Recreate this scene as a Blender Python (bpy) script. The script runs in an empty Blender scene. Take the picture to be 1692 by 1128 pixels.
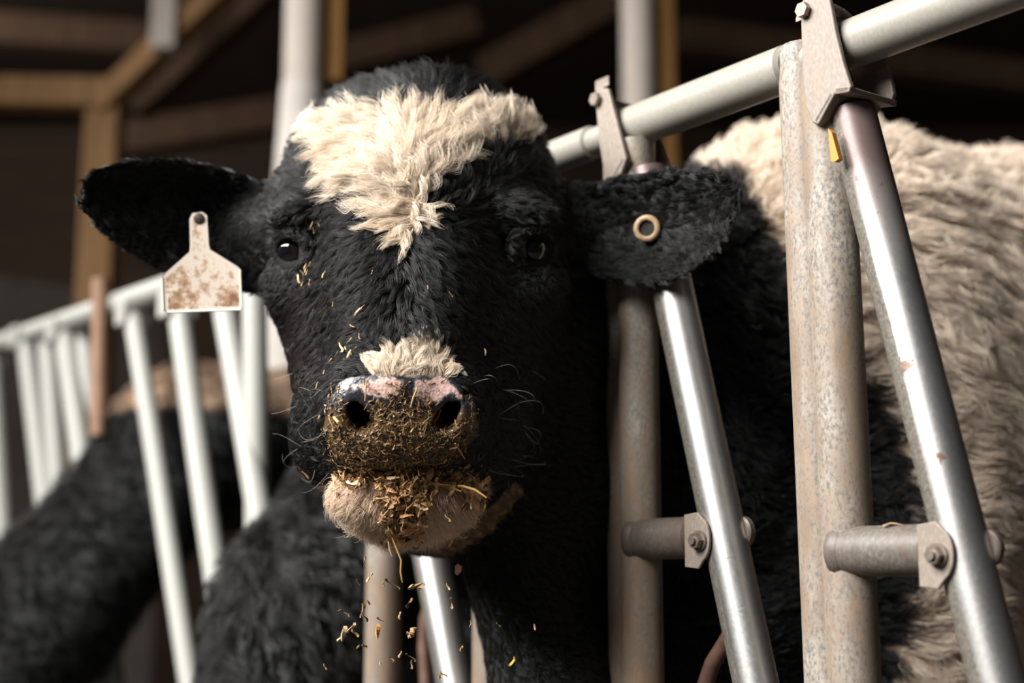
import bpy, math, random
import numpy as np
from mathutils import Vector, Matrix, kdtree

# ------------------------------------------------------------------ camera, world, light, exposure
S = bpy.context.scene
PITCH = math.radians(9.52)
FPX = 2350.0                       # focal length in pixels of the 1692-pixel frame
CAM = np.array((0.0, 0.0, 0.8))
RGT = np.array((1.0, 0.0, 0.0))
FWD = np.array((0.0, math.cos(PITCH), math.sin(PITCH)))
UPV = np.array((0.0, -math.sin(PITCH), math.cos(PITCH)))

cam_data = bpy.data.cameras.new('camera')
cam = bpy.data.objects.new('camera', cam_data)
S.collection.objects.link(cam)
cam.location = CAM
cam.rotation_euler = (math.pi / 2 + PITCH, 0, 0)
cam_data.sensor_width = 36.0
cam_data.lens = 36.0 * FPX / 1692.0
cam_data.clip_start = 0.02
cam_data.dof.use_dof = True
cam_data.dof.focus_distance = 1.345
cam_data.dof.aperture_fstop = 2.3
S.camera = cam

world = bpy.data.worlds.new('barn_daylight')
S.world = world
world.use_nodes = True
world.node_tree.nodes['Background'].inputs[0].default_value = (0.80, 0.90, 1.0, 1)
world.node_tree.nodes['Background'].inputs[1].default_value = 0.03


def area_light(name, loc, target, sx, sy, power, colour, spread=180):
    d = bpy.data.lights.new(name, 'AREA')
    d.shape = 'RECTANGLE'
    d.size, d.size_y = sx, sy
    d.energy = power
    d.spread = math.radians(spread)
    d.color = colour
    o = bpy.data.objects.new(name, d)
    S.collection.objects.link(o)
    o.location = loc
    v = Vector(target) - Vector(loc)
    o.rotation_euler = v.to_track_quat('-Z', 'Y').to_euler()
    return o


# daylight falling in through the open side of the barn, to the left of and above the photographer
area_light('open_side_daylight', (-2.6, 0.0, 3.35), (0.25, 1.4, 0.95), 3.0, 2.0, 232, (1.0, 0.965, 0.92), 108)
# added lamp for extra background light, over the feed alley further left
area_light('left_fill_light', (-3.6, 2.2, 2.6), (0.6, 2.4, 1.0), 1.4, 1.6, 9, (0.95, 0.98, 1.0))
# added fill lamp that brightens the far end of the barn, no real source
area_light('barn_fill_light', (-4.5, 5.0, 3.3), (1.5, 7.5, 1.8), 2.0, 0.8, 110, (1.0, 0.93, 0.84))

S.view_settings.view_transform = 'Standard'
S.view_settings.look = 'None'
S.view_settings.exposure = 0.0
S.view_settings.gamma = 1.0
S.view_settings.use_curve_mapping = False
S.cycles.use_denoising = True
S.cycles.max_bounces = 8
S.cycles.transparent_max_bounces = 4

random.seed(4)
RNG = np.random.default_rng(7)
COL = S.collection


# ------------------------------------------------------------------ coordinates
def C(px, py, d):
    """a photo point at a depth (m) along the lens axis, as (right, up, depth)"""
    return np.array(((px - 846.0) / FPX * d, -(py - 564.0) / FPX * d, d))


def c2w(c):
    c = np.asarray(c, float)
    return CAM + c[..., 0:1] * RGT + c[..., 1:2] * UPV + c[..., 2:3] * FWD


def w2c(w):
    w = np.asarray(w, float) - CAM
    return np.stack((w @ RGT, w @ UPV, w @ FWD), -1)


def W(px, py, d):
    return c2w(C(px, py, d))


def cpix(c):
    return 846.0 + c[..., 0] / c[..., 2] * FPX, 564.0 - c[..., 1] / c[..., 2] * FPX


def rail_y(px):
    return 117.0 - 0.380 * (px - 1290.0)


def rail_pt(px):
    return W(px, rail_y(px), 3150.0 / (px + 923.0))


# the feed fence stands in one vertical plane; RD runs along it (away to the left), BN points into the pen
_a, _b = rail_pt(1290.0), rail_pt(900.0)
RD = (_b - _a); RD[2] = 0; RD /= np.linalg.norm(RD)
BN = np.array((-RD[1], RD[0], 0.0))
if BN[1] < 0:
    BN = -BN
RAIL0 = _a.copy()
RAILZ = float(_a[2])


def F(px, py, off=0.0):
    """the point of the fence plane (pushed `off` into the pen) that the photo shows at px, py"""
    r = c2w(C(px, py, 1.0)) - CAM
    t = ((RAIL0 + BN * off - CAM) @ BN) / (r @ BN)
    return CAM + r * t


# ------------------------------------------------------------------ scene helpers
def tag(o, label, cat, group=None, kind=None):
    if label:
        o['label'] = label
    if cat:
        o['category'] = cat
    if group:
        o['group'] = group
    if kind:
        o['kind'] = kind
    return o


def empty(name, loc, label, cat, group=None):
    o = bpy.data.objects.new(name, None)
    COL.objects.link(o)
    o.location = loc
    o.empty_display_size = 0.1
    return tag(o, label, cat, group)


def base_of(parent):
    p = np.zeros(3)
    while parent is not None:
        p += np.array(parent.location)
        parent = parent.parent
    return p


def mesh_obj(name, verts, faces, mat, parent=None, loc=None, smooth=True, auto=None):
    """one mesh object; verts are world points"""
    verts = np.asarray(verts, float)
    if loc is None:
        loc = base_of(parent)
    me = bpy.data.meshes.new(name)
    me.from_pydata([tuple(v) for v in (verts - loc)], [], [tuple(int(i) for i in f) for f in faces])
    me.update()
    if smooth:
        me.polygons.foreach_set('use_smooth', np.ones(len(me.polygons), bool))
        if auto:
            me.set_sharp_from_angle(angle=math.radians(auto))
    if mat:
        me.materials.append(mat)
    o = bpy.data.objects.new(name, me)
    COL.objects.link(o)
    if parent is None:
        o.location = loc
    else:
        o.parent = parent
        o.location = np.asarray(loc) - base_of(parent)
    return o


def set_attr(me, name, val):
    if val.ndim == 1:
        a = me.attributes.new(name, 'FLOAT', 'POINT')
        a.data.foreach_set('value', val.astype(np.float32))
    else:
        a = me.attributes.new(name, 'FLOAT_COLOR', 'POINT')
        c = np.ones((len(val), 4), np.float32); c[:, :3] = val
        a.data.foreach_set('color', c.ravel())


class MB:
    def __init__(self):
        self.v, self.f = [], []

    def add(self, v, f):
        n = len(self.v)
        self.v += [np.asarray(p, float) for p in v]
        self.f += [[i + n for i in q] for q in f]

    def tube(self, pts, r, seg=24, cap=True, bevel=0.0):
        """a round bar through the points (r: number or one per point)"""
        pts = [np.asarray(p, float) for p in pts]
        rs = [r] * len(pts) if np.isscalar(r) else list(r)
        if bevel > 0:
            a = pts[1] - pts[0]; a /= np.linalg.norm(a)
            b = pts[-1] - pts[-2]; b /= np.linalg.norm(b)
            pts = [pts[0], pts[0] + a * bevel] + pts[1:-1] + [pts[-1] - b * bevel, pts[-1]]
            rs = [rs[0] - bevel, rs[0]] + rs[1:-1] + [rs[-1], rs[-1] - bevel]
        n = len(pts)
        t0 = pts[1] - pts[0]
        ref = np.array((0, 0, 1.0)) if abs(t0[2]) < 0.8 * np.linalg.norm(t0) else np.array((1.0, 0, 0))
        v, f = [], []
        for i in range(n):
            t = pts[min(i + 1, n - 1)] - pts[max(i - 1, 0)]
            t /= np.linalg.norm(t)
            u = np.cross(ref, t); u /= np.linalg.norm(u)
            w = np.cross(t, u)
            for k in range(seg):
                a = 2 * math.pi * k / seg
                v.append(pts[i] + rs[i] * (math.cos(a) * u + math.sin(a) * w))
        for i in range(n - 1):
            for k in range(seg):
                k2 = (k + 1) % seg
                f.append([i * seg + k, i * seg + k2, (i + 1) * seg + k2, (i + 1) * seg + k])
        if cap:
            f.append([k for k in range(seg)][::-1])
            f.append([(n - 1) * seg + k for k in range(seg)])
        self.add(v, f)
        return self

    def box(self, c, ax, ay, az):
        """a box with centre c and half-axis vectors"""
        c = np.asarray(c, float)
        v = [c + sx * np.asarray(ax) + sy * np.asarray(ay) + sz * np.asarray(az) for sz in (-1, 1) for sy in (-1, 1) for sx in (-1, 1)]
        f = [[0, 2, 3, 1], [4, 5, 7, 6], [0, 1, 5, 4], [2, 6, 7, 3], [0, 4, 6, 2], [1, 3, 7, 5]]
        self.add(v, f)
        return self

    def beam(self, p0, p1, hw, hh, up=(0, 0, 1)):
        p0, p1 = np.asarray(p0, float), np.asarray(p1, float)
        a = (p1 - p0) / 2
        t = a / np.linalg.norm(a)
        u = np.cross(t, up); u /= np.linalg.norm(u)
        w = np.cross(u, t)
        return self.box((p0 + p1) / 2, a, u * hw, w * hh)

    def plate(self, outline, thick):
        """a flat plate: outline of world points, pushed along `thick`"""
        n = len(outline)
        a = [np.asarray(p, float) for p in outline]
        b = [p + np.asarray(thick, float) for p in a]
        self.add(a + b, [list(range(n)), [n + i for i in range(n)][::-1]] + [[i, (i + 1) % n, n + (i + 1) % n, n + i][::-1] for i in range(n)])
        return self

    def build(self, name, mat, parent=None, loc=None, smooth=True, auto=40, bevel=0.0):
        o = mesh_obj(name, self.v, self.f, mat, parent, loc, smooth, auto)
        if bevel:
            m = o.modifiers.new('bevel', 'BEVEL')
            m.width = bevel
            m.segments = 3
            m.limit_method = 'ANGLE'
        return o


# ------------------------------------------------------------------ materials
def new_mat(name):
    m = bpy.data.materials.new(name)
    m.use_nodes = True
    nt = m.node_tree
    b = nt.nodes['Principled BSDF']
    return m, nt, b


def N(nt, t, **kw):
    n = nt.nodes.new(t)
    for k, v in kw.items():
        setattr(n, k, v)
    return n


def coords(nt, scale=(1, 1, 1), kind='Object'):
    tc = N(nt, 'ShaderNodeTexCoord')
    mp = N(nt, 'ShaderNodeMapping')
    mp.inputs['Scale'].default_value = scale
    nt.links.new(tc.outputs[kind], mp.inputs['Vector'])
    return mp.outputs['Vector']


def noise(nt, vec, scale, detail=6, rough=0.6):
    n = N(nt, 'ShaderNodeTexNoise')
    n.inputs['Scale'].default_value = scale
    n.inputs['Detail'].default_value = detail
    n.inputs['Roughness'].default_value = rough
    nt.links.new(vec, n.inputs['Vector'])
    return n.outputs['Fac']


def ramp(nt, fac, stops):
    r = N(nt, 'ShaderNodeValToRGB')
    e = r.color_ramp.elements
    while len(e) < len(stops):
        e.new(0.5)
    for i, (p, c) in enumerate(stops):
        e[i].position = p
        e[i].color = (*c, 1) if len(c) == 3 else c
    nt.links.new(fac, r.inputs['Fac'])
    return r.outputs['Color']


def mix(nt, fac, a, b):
    m = N(nt, 'ShaderNodeMix', data_type='RGBA')
    for sock, val in ((m.inputs['Factor'], fac), (m.inputs[6], a), (m.inputs[7], b)):
        if hasattr(val, 'is_linked'):
            nt.links.new(val, sock)
        elif isinstance(val, tuple):
            sock.default_value = (*val, 1)
        else:
            sock.default_value = val
    return m.outputs[2]


def bump(nt, bsdf, height, strength=0.3, dist=0.002):
    b = N(nt, 'ShaderNodeBump')
    b.inputs['Strength'].default_value = strength
    b.inputs['Distance'].default_value = dist
    nt.links.new(height, b.inputs['Height'])
    nt.links.new(b.outputs['Normal'], bsdf.inputs['Normal'])


def grey(v):
    return (v, v, v)


def mat_simple(name, col, rough=0.7, metal=0.0, var=0.25, scale=12.0, stretch=(1, 1, 1)):
    m, nt, b = new_mat(name)
    f = noise(nt, coords(nt, stretch), scale)
    c0 = tuple(max(0, x * (1 - var)) for x in col)
    c1 = tuple(min(1, x * (1 + var)) for x in col)
    nt.links.new(ramp(nt, f, [(0.3, c0), (0.7, c1)]), b.inputs['Base Color'])
    b.inputs['Roughness'].default_value = rough
    b.inputs['Metallic'].default_value = metal
    return m


def mat_dusty_steel(name, tan=(0.205, 0.148, 0.102), zinc=(0.285, 0.262, 0.232), cover=0.5, rough=0.55, spk=1.0):
    """galvanised tube under dried tan dust, with a fine salt-and-pepper speckle"""
    m, nt, b = new_mat(name)
    big = noise(nt, coords(nt, (1, 1, 0.35)), 22, 5, 0.6)
    fine = noise(nt, coords(nt, (1, 1, 0.6)), 330, 3, 0.6)
    mid = noise(nt, coords(nt, (1, 1, 0.25)), 90, 5, 0.7)
    add = N(nt, 'ShaderNodeMath', operation='MULTIPLY_ADD')
    nt.links.new(fine, add.inputs[0]); add.inputs[1].default_value = 0.75 * spk
    nt.links.new(big, add.inputs[2])
    add2 = N(nt, 'ShaderNodeMath', operation='MULTIPLY_ADD')
    nt.links.new(mid, add2.inputs[0]); add2.inputs[1].default_value = 0.5
    nt.links.new(add.outputs[0], add2.inputs[2])
    c = 1.13 + (0.5 - cover) * 0.5
    fac = ramp(nt, add2.outputs[0], [(0.0, grey(0)), (1.0, grey(1))])
    mr = N(nt, 'ShaderNodeMapRange')
    nt.links.new(add2.outputs[0], mr.inputs[0])
    mr.inputs[1].default_value = c - 0.16; mr.inputs[2].default_value = c + 0.16
    pale = ramp(nt, fine, [(0.36, tuple(x * (1 - 0.5 * spk) for x in zinc)), (0.52, zinc), (0.66, tuple(min(1, x * (1 + 0.8 * spk)) for x in zinc))])
    brown = ramp(nt, mid, [(0.3, tuple(x * 0.70 for x in tan)), (0.7, tuple(x * 1.4 for x in tan))])
    nt.links.new(mix(nt, mr.outputs[0], pale, brown), b.inputs['Base Color'])
    b.inputs['Roughness'].default_value = rough
    b.inputs['Metallic'].default_value = 0.0
    b.inputs['Specular IOR Level'].default_value = 0.5
    bump(nt, b, add2.outputs[0], 0.25, 0.0008)
    return m


def mat_worn_bar(name):
    """tube rubbed bright by necks; its far side and its top keep their dull crust"""
    m, nt, b = new_mat(name)
    v = coords(nt, (1, 1, 0.3))
    big = noise(nt, v, 16, 6, 0.65)
    spots = noise(nt, coords(nt, (1, 1, 0.8)), 30, 5, 0.62)
    fine = noise(nt, coords(nt), 300, 3, 0.6)
    rust = ramp(nt, fine, [(0.3, (0.10, 0.045, 0.03)), (0.7, (0.22, 0.11, 0.075))])
    steel = ramp(nt, big, [(0.3, (0.42, 0.41, 0.40)), (0.65, (0.57, 0.57, 0.565))])
    crust = ramp(nt, fine, [(0.3, (0.10, 0.095, 0.08)), (0.7, (0.24, 0.22, 0.19))])
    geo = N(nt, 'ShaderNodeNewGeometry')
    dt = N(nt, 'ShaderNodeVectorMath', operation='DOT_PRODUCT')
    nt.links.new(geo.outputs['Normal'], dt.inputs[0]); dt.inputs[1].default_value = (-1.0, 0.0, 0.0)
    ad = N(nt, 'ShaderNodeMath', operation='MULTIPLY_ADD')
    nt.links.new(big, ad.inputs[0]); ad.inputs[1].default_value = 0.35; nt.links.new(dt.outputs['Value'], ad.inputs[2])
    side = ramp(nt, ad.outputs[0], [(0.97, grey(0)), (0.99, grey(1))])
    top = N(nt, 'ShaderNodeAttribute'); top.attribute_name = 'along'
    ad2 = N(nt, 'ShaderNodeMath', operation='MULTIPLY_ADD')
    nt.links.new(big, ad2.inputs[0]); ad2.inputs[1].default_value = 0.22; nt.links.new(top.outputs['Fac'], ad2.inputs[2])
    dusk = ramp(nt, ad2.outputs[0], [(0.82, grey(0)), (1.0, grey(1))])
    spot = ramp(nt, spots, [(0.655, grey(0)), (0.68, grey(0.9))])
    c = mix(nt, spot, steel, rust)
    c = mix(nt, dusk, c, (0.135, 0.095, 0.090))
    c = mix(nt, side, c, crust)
    nt.links.new(c, b.inputs['Base Color'])
    mx = N(nt, 'ShaderNodeMath', operation='MAXIMUM'); mx2 = N(nt, 'ShaderNodeMath', operation='MAXIMUM')
    nt.links.new(spot, mx.inputs[0]); nt.links.new(side, mx.inputs[1])
    nt.links.new(mx.outputs[0], mx2.inputs[0]); nt.links.new(dusk, mx2.inputs[1])
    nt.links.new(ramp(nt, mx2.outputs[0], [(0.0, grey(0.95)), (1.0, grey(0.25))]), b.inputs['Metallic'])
    nt.links.new(ramp(nt, fine, [(0.2, grey(0.37)), (0.8, grey(0.47))]), b.inputs['Roughness'])
    bump(nt, b, fine, 0.08, 0.0005)
    return m


def mat_wood(name, a, b_, scale=6.0, stretch=(6, 6, 0.5)):
    m, nt, b = new_mat(name)
    f = noise(nt, coords(nt, stretch), scale, 6, 0.65)
    nt.links.new(ramp(nt, f, [(0.25, a), (0.75, b_)]), b.inputs['Base Color'])
    b.inputs['Roughness'].default_value = 0.85
    b.inputs['Specular IOR Level'].default_value = 0.2
    return m


def mat_fur(name, rough=0.38, spec=0.20):
    m, nt, b = new_mat(name)
    at = N(nt, 'ShaderNodeAttribute')
    at.attribute_name = 'hair_colour'
    nt.links.new(at.outputs['Color'], b.inputs['Base Color'])
    b.inputs['Roughness'].default_value = rough
    b.inputs['Specular IOR Level'].default_value = spec
    # a strand glints along its length
    h = N(nt, 'ShaderNodeBsdfHair')
    h.component = 'Reflection'
    h.inputs['Color'].default_value = (0.75, 0.78, 0.8, 1)
    h.inputs['RoughnessU'].default_value = 0.25
    h.inputs['RoughnessV'].default_value = 0.6
    ms = N(nt, 'ShaderNodeMixShader')
    ms.inputs[0].default_value = 0.035
    out = nt.nodes['Material Output']
    nt.links.new(b.outputs[0], ms.inputs[1])
    nt.links.new(h.outputs[0], ms.inputs[2])
    nt.links.new(ms.outputs[0], out.inputs['Surface'])
    return m


def mat_hide(name):
    """skin under the coat: pigment from the 'coat' colours, wet slate-and-pink pad on the nose ('pad' mask)"""
    m, nt, b = new_mat(name)
    at = N(nt, 'ShaderNodeAttribute'); at.attribute_name = 'coat'
    pad = N(nt, 'ShaderNodeAttribute'); pad.attribute_name = 'pad'
    pink = N(nt, 'ShaderNodeAttribute'); pink.attribute_name = 'pink'
    v = coords(nt)
    n1 = noise(nt, v, 55, 5, 0.55)
    add = N(nt, 'ShaderNodeMath', operation='ADD')
    nt.links.new(n1, add.inputs[0]); nt.links.new(pink.outputs['Fac'], add.inputs[1])
    spots = ramp(nt, add.outputs[0], [(0.72, (0.030, 0.030, 0.036)), (0.735, (0.13, 0.13, 0.15)), (0.77, (0.16, 0.155, 0.17)), (0.785, (0.74, 0.50, 0.45))])
    mud = N(nt, 'ShaderNodeAttribute'); mud.attribute_name = 'mud'
    n2 = noise(nt, v, 160, 5, 0.65)
    mm = N(nt, 'ShaderNodeMath', operation='MULTIPLY'); mm.use_clamp = True
    nt.links.new(ramp(nt, n2, [(0.36, grey(0)), (0.52, grey(1))]), mm.inputs[0]); nt.links.new(mud.outputs['Fac'], mm.inputs[1])
    spots = mix(nt, mm.outputs[0], spots, (0.13, 0.075, 0.028))
    nt.links.new(mix(nt, pad.outputs['Fac'], at.outputs['Color'], spots), b.inputs['Base Color'])
    r = ramp(nt, pad.outputs['Fac'], [(0.0, grey(0.75)), (1.0, grey(0.30))])
    nt.links.new(r, b.inputs['Roughness'])
    s = ramp(nt, pad.outputs['Fac'], [(0.0, grey(0.15)), (1.0, grey(0.5))])
    nt.links.new(s, b.inputs['Specular IOR Level'])
    vo = N(nt, 'ShaderNodeTexVoronoi')
    vo.inputs['Scale'].default_value = 330
    nt.links.new(v, vo.inputs['Vector'])
    bump(nt, b, vo.outputs['Distance'], 0.35, 0.0012)
    return m


M = {}
M['post'] = mat_dusty_steel('dusty_galvanised_steel')
M['post_tan'] = mat_dusty_steel('tan_dusty_steel', tan=(0.24, 0.160, 0.098), cover=0.8, spk=0.6)
M['rail'] = mat_dusty_steel('galvanised_rail_steel', tan=(0.12, 0.088, 0.056), zinc=(0.30, 0.285, 0.25), cover=0.52, rough=0.42, spk=0.12)
M['far_steel'] = mat_dusty_steel('pale_galvanised_steel', tan=(0.29, 0.25, 0.205), zinc=(0.37, 0.375, 0.35), cover=0.35, rough=0.5, spk=0.12)
M['bracket'] = mat_dusty_steel('dusty_bracket_steel', tan=(0.235, 0.168, 0.122), zinc=(0.245, 0.205, 0.172), cover=0.55, rough=0.5, spk=0.25)
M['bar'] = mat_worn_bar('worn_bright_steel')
M['stub'] = mat_dusty_steel('rusty_painted_steel', tan=(0.085, 0.045, 0.034), zinc=(0.13, 0.115, 0.10), cover=0.65, rough=0.5, spk=0.5)
M['bolt'] = mat_simple('bolt_steel', (0.24, 0.20, 0.17), 0.4, 0.6, 0.2, 120)
M['rusty'] = mat_simple('rusty_rod', (0.13, 0.07, 0.05), 0.7, 0.1, 0.35, 60)
M['orange'] = mat_simple('orange_plastic', (0.55, 0.22, 0.03), 0.5, 0, 0.1, 40)
M['timber'] = mat_wood('brown_timber', (0.20, 0.11, 0.05), (0.44, 0.26, 0.125))
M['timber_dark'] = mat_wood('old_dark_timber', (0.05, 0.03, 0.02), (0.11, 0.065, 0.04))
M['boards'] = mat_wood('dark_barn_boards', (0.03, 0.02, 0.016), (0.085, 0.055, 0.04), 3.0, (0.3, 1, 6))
M['white_post'] = mat_simple('whitewashed_post', (0.54, 0.48, 0.43), 0.7, 0, 0.12, 8, (1, 1, 0.3))
M['white_boot'] = mat_simple('white_sleeve', (0.60, 0.56, 0.52), 0.6, 0, 0.08, 8)
M['brown_board'] = mat_wood('brown_board', (0.15, 0.075, 0.02), (0.24, 0.125, 0.04))
M['concrete'] = mat_simple('dirty_concrete', (0.50, 0.455, 0.425), 0.9, 0, 0.25, 5)
M['floor'] = mat_simple('barn_floor', (0.055, 0.045, 0.038), 0.9, 0, 0.4, 4)
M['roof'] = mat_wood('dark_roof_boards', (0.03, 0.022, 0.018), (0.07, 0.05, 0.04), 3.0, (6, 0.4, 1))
M['fur'] = mat_fur('cow_hair')
M['hide'] = mat_hide('cow_hide')


# ------------------------------------------------------------------ the barn
def structure(o):
    o['kind'] = 'structure'
    return o


def slab(name, lo, hi, mat):
    lo, hi = np.array(lo, float), np.array(hi, float)
    c, h = (lo + hi) / 2, (hi - lo) / 2
    return structure(MB().box(c, (h[0], 0, 0), (0, h[1], 0), (0, 0, h[2])).build(name, mat, None, (c[0], c[1], lo[2]), smooth=False))


XL, XR, YB, ZR = -6.0, 6.5, 9.5, 3.9
slab('floor', (XL - 0.1, -1.5, -0.1), (XR + 0.1, YB + 0.1, 0), M['floor'])
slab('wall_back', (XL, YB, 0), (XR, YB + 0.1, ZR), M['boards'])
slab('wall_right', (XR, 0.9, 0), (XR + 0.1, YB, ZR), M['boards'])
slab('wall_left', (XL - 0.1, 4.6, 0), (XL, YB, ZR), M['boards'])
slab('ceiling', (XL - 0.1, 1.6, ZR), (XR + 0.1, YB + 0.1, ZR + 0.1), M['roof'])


def vpost(px, py, d):
    """plan position of an upright seen at px, py at depth d"""
    p = W(px, py, d)
    return np.array((p[0], p[1], 0.0))


# whitewashed column left of the cow's forehead, with the brown board fixed behind it
def column(name, px, py, d, r, label, boot=None, board=0.03, ztop=ZR):
    b = vpost(px, py, d)
    e = empty(name, b, label, 'column')
    top = np.array((b[0], b[1], ztop - 0.002))
    if boot:
        zt, rb = boot
        MB().tube([b + (0, 0, zt), top], r, 32).build('post', M['white_post'], e)
        MB().tube([b + (-(rb - r) * 0.9, 0, 0.002), b + (0, 0, zt - 0.0)], [rb, r * 1.07], 32).build('sleeve', M['white_boot'], e)['label'] = 'wider white sleeve around the foot of the column'
    else:
        MB().tube([b + (0, 0, 0.002), top], r, 32).build('post', M['white_post'], e)
    c = b + np.array((r + board * 0.92, r * 0.6, 0))
    z0 = boot[0] + 0.02 if boot else 0.6
    MB().box(c + (0, 0, (z0 + ztop) / 2), (board, 0, 0), (0, 0.02, 0), (0, 0, (ztop - z0) / 2 - 0.003)).build('board', M['brown_board'], e, bevel=0.002)['label'] = 'brown board fixed to the column'
    return e


zt = float(W(500, 147, 4.0)[2])
column('barn_column', 502, 60, 4.0, 0.054, 'whitewashed column with a brown board, rising behind the cow\'s left-lit forehead', (zt, 0.112), 0.028)
column('barn_column', 1054, 60, 4.6, 0.053, 'pale steel column with a brown board, above the fence bracket beside the drooping ear', None, 0.0345)

# timber frame far behind: post, rail, brace
D = 4.8
tb = vpost(172, 250, D)
e = empty('timber_frame', tb, 'brown timber frame with a knee brace and a rail behind the tagged ear', 'timber frame')
zj = float(W(172, 160, D)[2])
MB().beam(tb + (0, 0, 0.002), tb + (0, 0, zj + 0.05), 0.055, 0.055, (0, 1, 0)).build('post', M['timber'], e, bevel=0.006)
MB().beam(W(185, 157, D), W(-120, 152, D), 0.045, 0.05).build('cross_rail', M['timber'], e, bevel=0.006)
MB().beam(W(165, 178, D), W(470, -115, D), 0.05, 0.036).build('brace', M['timber'], e, bevel=0.006)
MB().beam(W(225, 182, D + 0.25), W(560, -120, D + 0.25), 0.05, 0.042).build('brace', M['timber_dark'], e, bevel=0.006)
b2 = W(272, 85, D - 0.06)
MB().beam(b2, (b2[0], b2[1], ZR - 0.002), 0.04, 0.04, (0, 1, 0)).build('strut', M['white_post'], e, bevel=0.006)

# roof beams lost in the dark
for k, (p0, p1, dd, lab) in enumerate((((800, 125), (1045, -12), 6.6, 'dark roof brace high between the two columns'),
                                       ((-80, 45), (330, 75), 7.0, 'dark roof beam above the timber rail at the far left'),
                                       ((560, 100), (790, 40), 7.2, 'dark roof beam behind the black poll of the cow'),
                                       ((1120, 60), (1700, 130), 7.4, 'dark roof beam seen under the fence rail'),
                                       ((195, 235), (470, 190), 6.8, 'dark roof beam behind the brace of the timber frame'))):
    bm = MB().beam(W(*p0, dd), W(*p1, dd), 0.07, 0.075)
    c = W((p0[0] + p1[0]) / 2, (p0[1] + p1[1]) / 2, dd)
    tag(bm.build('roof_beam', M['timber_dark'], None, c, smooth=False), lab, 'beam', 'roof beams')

# concrete feed wall at the far left
w0, w1 = vpost(-260, 500, 6.4), vpost(260, 500, 7.6)
zt = float(W(60, 442, 6.7)[2])
structure(MB().beam(w0 + (0, 0, zt / 2), w1 + (0, 0, zt / 2), 0.08, zt / 2).build('trim_1', M['concrete'], None, (w0 + w1) / 2 * (1, 1, 0), smooth=False))


# ------------------------------------------------------------------ the self-locking feed fence
def upz(p, z):
    return np.array((p[0], p[1], z))


RT, RS = 0.0235, 0.016                         # sleeve and core radius of the top rail
fence = empty('headlock_fence', upz(F(1060, 900), 0), 'galvanised self-locking feed fence that the main cow puts its head through', 'fence')


def on_rail(px):
    """the point on the rail axis seen at px"""
    p = F(px, rail_y(px))
    return upz(p, RAILZ)


MB().tube([on_rail(3200), on_rail(520)], RS, 24).build('rail_core', M['rail'], fence)
for x0, x1 in ((3240, 1390), (1308, 1024), (985, 530)):
    if x0 == 985:
        MB().tube([on_rail(x0 - 4), on_rail(x1)], RS + 0.0035, 32, bevel=0.002).build('rail', M['rail'], fence)
    else:
        MB().tube([on_rail(x0), on_rail(x1)], RT, 40, bevel=0.004).build('rail', M['rail'], fence)


def fence_post(px, py, r=0.0238, side=0.035, ztop=None, mat='post', off=-0.005):
    """upright of two tubes welded side by side"""
    p = F(px, py, off)
    zt = RAILZ - RT * 0.9 if ztop is None else ztop
    lean = RD * 0.011 if px > 1300 else RD * 0.0
    o = MB().tube([upz(p - lean, 0.002), upz(p + lean * 0.5, zt)], r, 40).build('post', M[mat], fence)
    if side:
        q = p + BN * 0.009 + RD * side
        MB().tube([upz(q - lean, 0.002), upz(q + lean * 0.5, RAILZ + 0.018)], r, 40, bevel=0.003).build('side_tube', M['post' if mat == 'post' else mat], o)
    return p


def hexagon(mb, c, axis, r, h):
    axis = np.asarray(axis, float); axis /= np.linalg.norm(axis)
    mb.tube([c, c + axis * h], r, 6)


def locking_bar(p0, p1, r=0.0225, mat='bar', bracket=True, stub=None, washer_py=None):
    """slanting bar, its clevis over the rail and its pivot"""
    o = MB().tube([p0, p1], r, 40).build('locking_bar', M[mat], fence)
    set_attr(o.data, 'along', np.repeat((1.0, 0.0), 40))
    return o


TH = BN * 0.005
def clevis(bar, near, far, floor_px, pin, t=0.006):
    """U-shaped bracket straddling the rail: near plate, far plate, floor, pin"""
    off = 0.034
    mb = MB()
    pn = [F(x, y, -off) for x, y in near]
    mb.plate(pn, BN * t)
    o = mb.build('bracket', M['bracket'], bar, smooth=True, auto=30, bevel=0.0016)
    mb = MB()
    pf = [F(x, y, -off) + BN * (2 * off - t) for x, y in far]
    mb.plate(pf, BN * t)
    mb.build('bracket_plate', M['bracket'], bar, auto=30, bevel=0.0016)
    mb = MB()
    for (xa, ya), (xb, yb) in zip(floor_px[:-1], floor_px[1:]):
        a, b = F(xa, ya, -off), F(xb, yb, -off)
        nrm = np.cross(b - a, BN); nrm /= np.linalg.norm(nrm)
        if nrm[2] > 0:
            nrm = -nrm
        mb.plate([a, b, b + BN * 2 * off, a + BN * 2 * off], nrm * -t)
    mb.build('bracket_floor', M['bracket'], bar, auto=30, bevel=0.0014)
    c = F(*pin, -off)
    mb = MB()
    mb.tube([c + RD * 0.002 - BN * 0.004, c + BN * (2 * off + 0.004)], 0.005, 20)
    hexagon(mb, c - BN * 0.001, -BN, 0.0075, 0.006)
    mb.build('pin', M['bolt'], bar)
    return o


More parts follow.
